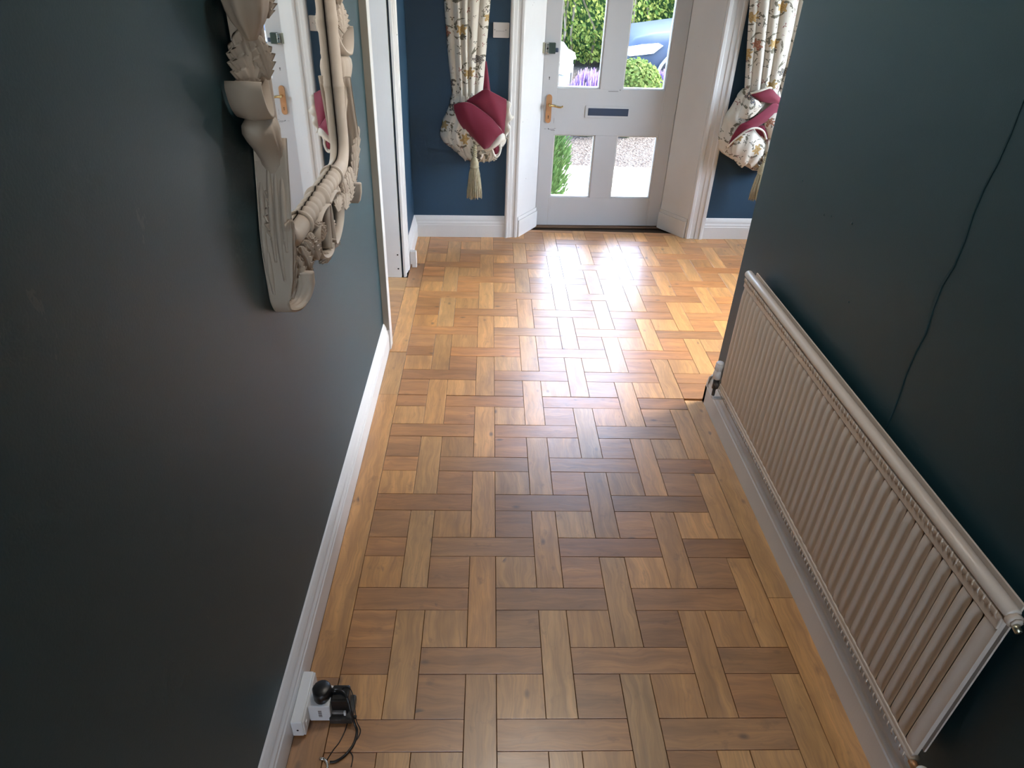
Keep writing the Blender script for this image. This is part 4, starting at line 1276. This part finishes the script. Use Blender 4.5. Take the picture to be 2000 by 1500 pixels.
sheet([[(1.585, yq, 0.79), (1.63, yq - .012, 0.80), (1.68, yq, 0.80)], [(1.565, yq - .005, 0.745), (1.61, yq - .03, 0.745), (1.68, yq - .02, 0.74)], [(1.61, yq, 0.66), (1.64, yq - .022, 0.66), (1.69, yq - .01, 0.66)]], 6).build('gathered_cloth', 'floral_print', cr_, xf=BK)
tr_ = tassel(1.618, -0.150, 0.470, 0.300, 'olive cream tassel with a pink button, half hidden by the wall corner', 0.004, (1.632, -0.140, 0.58))
MB().lathe([(0.0001, .010), (.006, .0085), (.011, .003), (.011, -.003), (.0001, -.006)], 14, Matrix.Translation((1.617, -0.188, 0.364)) @ Matrix.Rotation(PI / 2, 4, 'X')).build('button', 'pink_button', tr_, xf=BK)

# ------------------------------------------------------------------ switch plate beside the curtain
sw = thing('wall_plate', tuple(BK @ Vector((0.058, 0, 1.12))), 'square beige plastic wall plate with small lettering beside the left curtain', 'wall plate')
MB().box(0.017, 0.099, -0.012, 0, 1.120, 1.194, bevel=.003).build('plate', 'switch_plastic', sw, xf=BK)
MB().box(0.0965, 0.1045, -0.009, 0, 1.121, 1.193, bevel=.002).build('edge_rim', 'switch_plastic', sw, xf=BK)
for xx in (0.0265, 0.0855):
    MB().lathe([(0.0001, 0.0012), (0.0022, 0.001), (0.0025, 0)], 10, Matrix.Translation((xx, -0.012, 1.1585)) @ Matrix.Rotation(PI / 2, 4, 'X')).build('screw', 'grey_ink', sw, xf=BK)
m = MB()   # small looping script, too worn to read
pts = []
for k in range(64):
    t = k / 63
    pts.append((0.031 + 0.048 * t + 0.0020 * math.sin(t * 41), -0.0124, 1.1525 + 0.0028 * math.cos(t * 41) * (1.5 if t < .12 or .32 < t < .42 else 0.8)))
m.tube(pts, 0.0004, 4)
m.build('script_line', 'grey_ink', sw, xf=BK)

# ------------------------------------------------------------------ socket, adaptor, plugs and cord on the left
so = thing('socket_box', (-0.414, 0.932, 0.0), 'white surface-mounted socket box on the left skirting', 'socket')
MB().box(-0.4268, -0.401, 0.868, 0.998, 0.006, 0.060, bevel=.003).build('box_body', 'white_plastic', so)
MB().box(-0.4012, -0.3965, 0.870, 0.996, 0.007, 0.0585, bevel=.0018).build('face_plate', 'white_plastic', so)
MB().box(-0.3968, -0.3945, 0.880, 0.888, 0.028, 0.042, bevel=.0008).build('rocker', 'white_plastic', so)
MB().lathe([(0.0001, 0.0008), (0.0026, 0.0006), (0.0026, 0)], 10, Matrix.Translation((-0.413, 0.868, 0.030)) @ Matrix.Rotation(PI / 2, 4, 'X')).build('screw_hole', 'dark_gap', so)
ad = thing('plug_adaptor', (-0.366, 0.93, 0.004), 'white plug-in adaptor block with a small barcode sticker', 'adaptor')
MB().box(-0.3962, -0.346, 0.905, 0.960, 0.004, 0.062, bevel=.003).build('adaptor_body', 'white_plastic', ad)
m = MB()
for k in range(6):
    m.box(-0.3735, -0.3655, 0.9044, 0.9052, 0.022 + k * .0042, 0.022 + k * .0042 + (.0026 if k % 2 else .0016))
m.build('barcode', 'grey_ink', ad)
MB().box(-0.3462, -0.338, 0.912, 0.919, 0.004, 0.018, bevel=.001).build('side_rib', 'white_plastic', ad)
MB().box(-0.3462, -0.338, 0.948, 0.956, 0.03, 0.064, bevel=.001).build('side_rib', 'white_plastic', ad)
pg = thing('mains_plug', (-0.366, 0.934, 0.062), 'rounded black mains plug pushed into the top of the adaptor', 'plug')
poly = [(-0.3665 + 0.0225 * math.cos(2 * PI * k / 18) * (1.0 if math.sin(2 * PI * k / 18) > -.2 else .9), 0.934 + 0.0245 * math.sin(2 * PI * k / 18)) for k in range(18)]
rows = [[(-0.3665 + (x + .3665) * s, 0.934 + (y - .934) * s, z) for x, y in poly] for z, s in ((0.062, .97), (0.064, 1.0), (0.080, 1.0), (0.087, .95), (0.090, .80))]
MB().grid(rows, close_u=True, caps=True).build('plug_body', 'black_plastic', pg)
MB().tube([(-0.3455, 0.938, 0.075), (-0.330, 0.937, 0.073)], [0.0055, 0.004], 8).build('cord_grip', 'black_plastic', pg)
ch = thing('charger_plug', (-0.325, 0.93, 0.0), 'boxy black charger plugged into the side of the adaptor', 'charger')
MB().box(-0.3455, -0.305, 0.916, 0.957, 0.022, 0.068, bevel=.004).build('charger_body', 'black_plastic', ch)
MB().box(-0.350, -0.296, 0.898, 0.962, 0.0015, 0.0215, bevel=.004).build('charger_base', 'dark_grey_plastic', ch)
MB().box(-0.3445, -0.318, 0.9105, 0.9165, 0.022, 0.030, bevel=.001).build('window_strip', 'clear_grey', ch)
MB().box(-0.3165, -0.3115, 0.907, 0.9135, 0.0215, 0.034, bevel=.001).build('side_rib', 'white_plastic', ch)
cd = thing('power_cord', (-0.29, 0.88, 0.0), 'thin black cord looping from the plug down onto the parquet', 'cord')
MB().tube([tuple(p) for p in catmull([(-0.330, 0.937, 0.073), (-0.318, 0.934, 0.074), (-0.306, 0.922, 0.064), (-0.298, 0.905, 0.040), (-0.290, 0.893, 0.014), (-0.283, 0.878, 0.0035), (-0.286, 0.850, 0.0035), (-0.300, 0.826, 0.0035), (-0.318, 0.812, 0.0035), (-0.332, 0.810, 0.0035)], 7)], 0.0029, 8).build('main_cord', 'black_plastic', cd)
MB().tube([tuple(p) for p in catmull([(-0.322, 0.946, 0.069), (-0.312, 0.950, 0.072), (-0.299, 0.940, 0.062), (-0.292, 0.918, 0.036), (-0.286, 0.898, 0.014), (-0.276, 0.884, 0.002), (-0.278, 0.868, 0.002), (-0.288, 0.850, 0.0018), (-0.291, 0.835, 0.0018), (-0.283, 0.822, 0.0018), (-0.283, 0.800, 0.0018)], 7)], 0.0013, 6).build('thin_lead', 'black_plastic', cd)
MB().tube([tuple(p) for p in catmull([(-0.308, 0.897, 0.008), (-0.312, 0.880, 0.0016), (-0.320, 0.855, 0.0016), (-0.330, 0.838, 0.0016), (-0.340, 0.815, 0.0016)], 6)], 0.0013, 6).build('thin_lead', 'black_plastic', cd)
MB().tube([(-0.356, 0.818, 0.0035), (-0.346, 0.817, 0.0035)], 0.0034, 8).tube([tuple(p) for p in catmull([(-0.346, 0.817, 0.0035), (-0.338, 0.808, 0.0035), (-0.334, 0.796, 0.0035)], 5)], 0.0028, 8).build('jack_end', 'chrome', cd)
MB().box(-0.294, -0.286, 0.8995, 0.9065, 0.020, 0.026, bevel=.001).build('cord_clip', 'black_plastic', cd)

# small white catch standing at the far door frame
bx = thing('door_catch', (-0.405, 3.54, 0.0), 'small white plastic door catch on the floor by the far door frame', 'door catch')
MB().box(-0.424, -0.389, 3.548, 3.575, 0.022, 0.098, bevel=.003).build('catch_body', 'white_plastic', bx)
MB().box(-0.416, -0.390, 3.552, 3.574, 0.001, 0.024, bevel=.003).build('catch_foot', 'white_plastic', bx)

# ------------------------------------------------------------------ outside
GZ = -0.20
gr = MB().box(-9, 14, 4.60, 6.45, GZ - 0.1, GZ + 0.012).build('paving', 'pale_paving')
tag(gr, 'pale sunlit paving strip outside the front door', 'paving', kind='structure')
gr = MB().box(-14, 20, 6.45, 32, GZ - 0.1, GZ).build('gravel_drive', 'gravel')
tag(gr, 'beige gravel drive beyond the front door', 'gravel', kind='stuff')

def leaf_cloud(count, fn, size, rr, pointed=True, asp=0.62):
    m = MB()
    for _ in range(count):
        p, nrm = fn(rr)
        nrm = Vector(nrm) + Vector((rr.gauss(0, .5), rr.gauss(0, .5), rr.gauss(0, .5)))
        nrm.normalize()
        a_ = nrm.cross(Vector((rr.gauss(0, 1), rr.gauss(0, 1), rr.gauss(0, 1)))).normalized()
        b_ = nrm.cross(a_)
        s = size * rr.uniform(.6, 1.25)
        P_ = Vector(p)
        m.add([P_ - a_ * s * .5, P_ + b_ * s * asp * .5 + nrm * s * .06, P_ + a_ * s * .5, P_ - b_ * s * asp * .5 + nrm * s * .06], [(0, 1, 2, 3)])
    return m
rr = random.Random(5)
hg = thing('hedge', (3.0, 13.2, GZ), 'tall leafy yellow-green hedge behind the parked cars', 'hedge')
def hfn(r):
    x = r.uniform(-2.5, 9.0)
    z = GZ + 0.07 + r.random() ** 1.3 * 2.6
    y = 12.6 + 0.35 * math.sin(x * 2.3) * math.sin(z * 2.1) + r.random() ** 1.5 * 0.9
    return (x, y, z), (0.75, -0.6, 0.5)
fo = leaf_cloud(26000, hfn, 0.085, rr).build('foliage', 'hedge_leaf', hg)
fo['kind'] = 'stuff'
for k in range(60):
    x = rr.uniform(-2, 8.5)
    y = 12.9 + rr.uniform(-.25, .4)
    pts = [(x + rr.gauss(0, .06) * q, y + rr.gauss(0, .05) * q, GZ + 2.6 * q / 5) for q in range(6)]
    MB().tube(pts, [0.022, .02, .017, .014, .01, .006], 5).build('stem', 'twig', hg)
# dark core of the hedge so that the sky does not shine through
MB().box(-2.6, 9.1, 13.55, 13.8, GZ, GZ + 2.5).build('inner_growth', 'conifer_leaf', hg)

def ball_bush(name, c, r, count, size, mat, label, cat, sq=1.0, group=None):
    e_ = thing(name, (c[0], c[1], GZ), label, cat, group)
    def fn(q):
        while True:
            d = Vector((q.gauss(0, 1), q.gauss(0, 1), q.gauss(0, 1)))
            if d.length > 1e-3:
                d.normalize()
                break
        rad_ = r * (0.82 + 0.2 * q.random())
        return (c[0] + d.x * rad_, c[1] + d.y * rad_, c[2] + d.z * rad_ * sq), d
    f = leaf_cloud(count, fn, size, random.Random(int(c[0] * 77)), asp=0.7).build('foliage', mat, e_)
    f['kind'] = 'stuff'
    MB().lathe([(0.03, GZ), (0.025, c[2])], 8, Matrix.Translation((c[0], c[1], 0))).build('stem', 'twig', e_)
    core = MB()
    rows = [[(c[0] + r * .82 * math.sin(PI * i / 8) * math.cos(2 * PI * j / 12), c[1] + r * .82 * math.sin(PI * i / 8) * math.sin(2 * PI * j / 12), c[2] + sq * r * .82 * math.cos(PI * i / 8 )) for j in range(12)] for i in range(1, 8)]
    core.grid(rows, close_u=True, caps=True).build('inner_growth', mat, e_)
    return e_
ball_bush('box_bush', (1.63, 8.15, 0.20), 0.33, 3000, 0.050, 'bush_leaf', 'clipped bright green round bush in front of the dark car', 'bush')

def lavender(cx, cy, r, ztop, n, label):
    e_ = thing('lavender', (cx, cy, GZ), label, 'lavender', 'lavender plants along the drive')
    q = random.Random(int(cx * 991))
    st_, fl_ = MB(), MB()
    for _ in range(n):
        a_, d_ = q.uniform(0, 2 * PI), q.random() ** .6 * r
        bx_, by_ = cx + d_ * .5 * math.cos(a_), cy + d_ * .5 * math.sin(a_)
        h_ = (ztop - GZ) * q.uniform(.72, 1.0) * (1 - .25 * (d_ / r) ** 2)
        tx, ty = cx + d_ * 1.15 * math.cos(a_), cy + d_ * 1.15 * math.sin(a_)
        st_.tube([(bx_, by_, GZ), ((bx_ + tx) / 2, (by_ + ty) / 2, GZ + h_ * .55), (tx, ty, GZ + h_ * .86)], [.004, .0035, .003], 4)
        if q.random() < 0.8:
            fl_.tube([(tx, ty, GZ + h_ * .80), (tx + .004, ty, GZ + h_ * .88), (tx + .008, ty, GZ + h_)], [.006, .011, .003], 5)
    s_ = st_.build('stalks', 'lavender_leaf', e_)
    s_['kind'] = 'stuff'
    f_ = fl_.build('flower_spikes', 'lavender_flower', e_)
    f_['kind'] = 'stuff'
    return e_
lavender(1.07, 7.75, 0.215, 0.50, 480, 'flowering lavender clump seen through the upper left pane')
lavender(2.13, 8.85, 0.16, 0.36, 220, 'flowering lavender clump right of the round bush')
lavender(1.50, 7.70, 0.105, 0.29, 200, 'low lavender clump in front of the round bush')

cf = thing('conifer_shrub', (0.42, 5.12, GZ), 'small feathery green conifer just outside the door', 'shrub')
q = random.Random(21)
m = MB()
for _ in range(4200):
    a_ = q.uniform(0, 2 * PI)
    z = GZ + 0.02 + 0.66 * q.random()
    R_ = 0.205 * (0.72 + 0.33 * math.sin(PI * min(1, (z - GZ + .12) / 0.86))) * (1 if z < 0.35 else max(.35, 1 - (z - .35) * 4))
    d_ = R_ * q.uniform(.55, 1.0)
    p0 = Vector((0.40 + d_ * math.cos(a_), 5.12 + d_ * math.sin(a_), z))
    dr = Vector((math.cos(a_) * .55, math.sin(a_) * .55, 0.9 + q.gauss(0, .2))).normalized()
    L_ = q.uniform(.025, .06)
    sd_ = dr.cross(Vector((q.gauss(0, 1), q.gauss(0, 1), q.gauss(0, 1)))).normalized() * .0035
    m.add([p0 - sd_, p0 + sd_, p0 + dr * L_ * .6 + sd_ * 1.4, p0 + dr * L_, p0 + dr * L_ * .6 - sd_ * 1.4], [(0, 1, 2, 3, 4)])
f = m.build('foliage', 'conifer_leaf', cf)
f['kind'] = 'stuff'
rows = [[(0.40 + R_ * math.cos(2 * PI * j / 12), 5.12 + R_ * math.sin(2 * PI * j / 12), z) for j in range(12)] for z, R_ in ((GZ, .08), (GZ + .1, .12), (0.1, .14), (0.3, .12), (0.44, .02))]
MB().grid(rows, close_u=True, caps=True).build('inner_growth', 'conifer_leaf', cf)

def car(name, loc, rz, label, paint, scale=1.0):
    """parked car, front towards -x of its own frame, origin on the ground under the front bumper"""
    e_ = thing(name, loc, label, 'car')
    M = Matrix.Translation(loc) @ Matrix.Rotation(rz, 4, 'Z') @ Matrix.Scale(scale, 4)
    # stations along the length: x, sill z, shoulder z, hood/roof z, half width low, half width shoulder, half width top
    stn = [(0.00, .36, .60, .66, .55, .56, .50), (0.05, .26, .68, .76, .70, .70, .60), (0.16, .22, .76, .87, .80, .80, .68), (0.40, .20, .82, .94, .88, .88, .74), (0.85, .20, .88, 1.00, .91, .91, .78), (1.30, .22, .93, 1.06, .92, .92, .80),
           (1.45, .22, .95, 1.10, .92, .92, .76), (1.95, .22, .97, 1.46, .92, .92, .62), (2.35, .22, .98, 1.60, .92, .92, .60), (3.2, .22, .99, 1.62, .92, .92, .60), (3.9, .24, 1.0, 1.52, .91, .91, .60), (4.35, .30, 1.0, 1.10, .88, .88, .66), (4.50, .40, .90, 1.0, .78, .80, .60)]
    rows = []
    for (x, z0, zs, zt_, w0, w1, w2) in stn:
        half = [(0, z0), (w0 * .8, z0), (w0, z0 + .08), (w0 * 1.01, (z0 + zs) / 2), (w1, zs), (w2 + (w1 - w2) * .45, zs + (zt_ - zs) * .45), (w2, zt_ - (zt_ - zs) * .12), (w2 * .85, zt_), (0, zt_ + .015)]
        row = [(x, y, z) for y, z in half] + [(x, -y, z) for y, z in half[::-1][1:-1]]
        rows.append(row)
    MB().grid(rows, close_u=True, caps=True).build('body', paint, e_, xf=M)
    for wx in (0.86, 3.60):
        for sy in (-1, 1):
            yo = sy * .93
            wM = M @ Matrix.Translation((wx, yo - sy * .12, .345)) @ Matrix.Rotation(-sy * PI / 2, 4, 'X')
            ty = MB().lathe([(.20, .0), (.30, -.005), (.335, .02), (.345, .06), (.345, .16), (.335, .20), (.30, .222), (.235, .224), (.225, .20)], 32, wM).build('tyre', 'tyre', e_)
            rim_ = MB().lathe([(.0001, .205), (.05, .21), (.06, .195), (.19, .185), (.225, .205), (.232, .215)], 32, wM)
            for k in range(5):
                a_ = 2 * PI * k / 5
                rim_.tube([wM @ Vector((.04 * math.cos(a_), .04 * math.sin(a_), .205)), wM @ Vector((.215 * math.cos(a_), .215 * math.sin(a_), .208))], [.03, .022], 6)
            rim_.build('rim', 'alloy', ty)
            # dark wheel housing and pale arch lip
            hs = []
            for k in range(15):
                a_ = PI * (-0.08) + PI * 1.16 * k / 14
                hs.append((wx + .415 * math.cos(a_), .345 + .415 * math.sin(a_)))
            MB().prism(hs, sy * .80, sy * .937, 'y').build('wheel_housing', 'tyre', e_, xf=M)
            MB().tube([(x, sy * .935, z) for x, z in hs], 0.024, 6).build('arch_lip', 'car_trim', e_, xf=M)
    for sy in (-1, 1):
        hl = [(-.008, .66), (.10, .64), (.40, .70), (.52, .80), (.44, .83), (.22, .80), (.02, .735)]
        m_ = MB()
        n_ = len(hl)
        def sidey(x):
            for a_, b_ in zip(stn, stn[1:]):
                if x <= b_[0]:
                    t_ = max(0, (x - a_[0]) / (b_[0] - a_[0]))
                    return a_[5] + (b_[5] - a_[5]) * t_
            return .92
        vs = [(x - .03, sy * (sidey(max(0, x)) + .035), z) for x, z in hl] + [(x + .02, sy * (sidey(max(0, x)) - .08), z) for x, z in hl]
        fs = [tuple(range(n_)), tuple(range(2 * n_ - 1, n_ - 1, -1))] + [(k, (k + 1) % n_, n_ + (k + 1) % n_, n_ + k) for k in range(n_)]
        m_.add(vs, fs).build('headlamp', 'lamp_glass', e_, xf=M)
        m_ = MB()
        wn = [(1.62, 1.03), (2.05, 1.42), (2.4, 1.53), (3.2, 1.54), (3.85, 1.42), (4.1, 1.05)]
        m_.prism(wn, sy * .86, sy * .70, 'y')
        m_.build('side_window', 'car_glass', e_, xf=M)
    MB().add([(1.50, .62, 1.12), (1.50, -.62, 1.12), (1.97, -.52, 1.47), (1.97, .52, 1.47), (1.46, .62, 1.12), (1.46, -.62, 1.12), (1.93, -.52, 1.49), (1.93, .52, 1.49)], [(0, 1, 2, 3), (4, 5, 6, 7), (0, 1, 5, 4), (1, 2, 6, 5), (2, 3, 7, 6), (3, 0, 4, 7)]).build('windscreen', 'car_glass', e_, xf=M)
    MB().tube([(0.06, -.70, .30), (0.0, -.4, .30), (-.02, 0, .30), (0.0, .4, .30), (0.06, .70, .30)], .05, 8).build('bumper_strip', 'car_trim', e_, xf=M)
    MB().box(-.015, .04, -.40, .40, .45, .62, bevel=.01).build('grille', 'tyre', e_, xf=M)
    return e_
car('car', (1.71, 10.30, GZ), math.radians(4), 'dark slate-blue car behind the round bush, headlamp showing', 'car_slate', 0.9)
car('car', (0.98, 8.75, GZ), math.radians(172), 'pale blue-white car at the left edge of the upper left pane', 'car_white', 0.86)
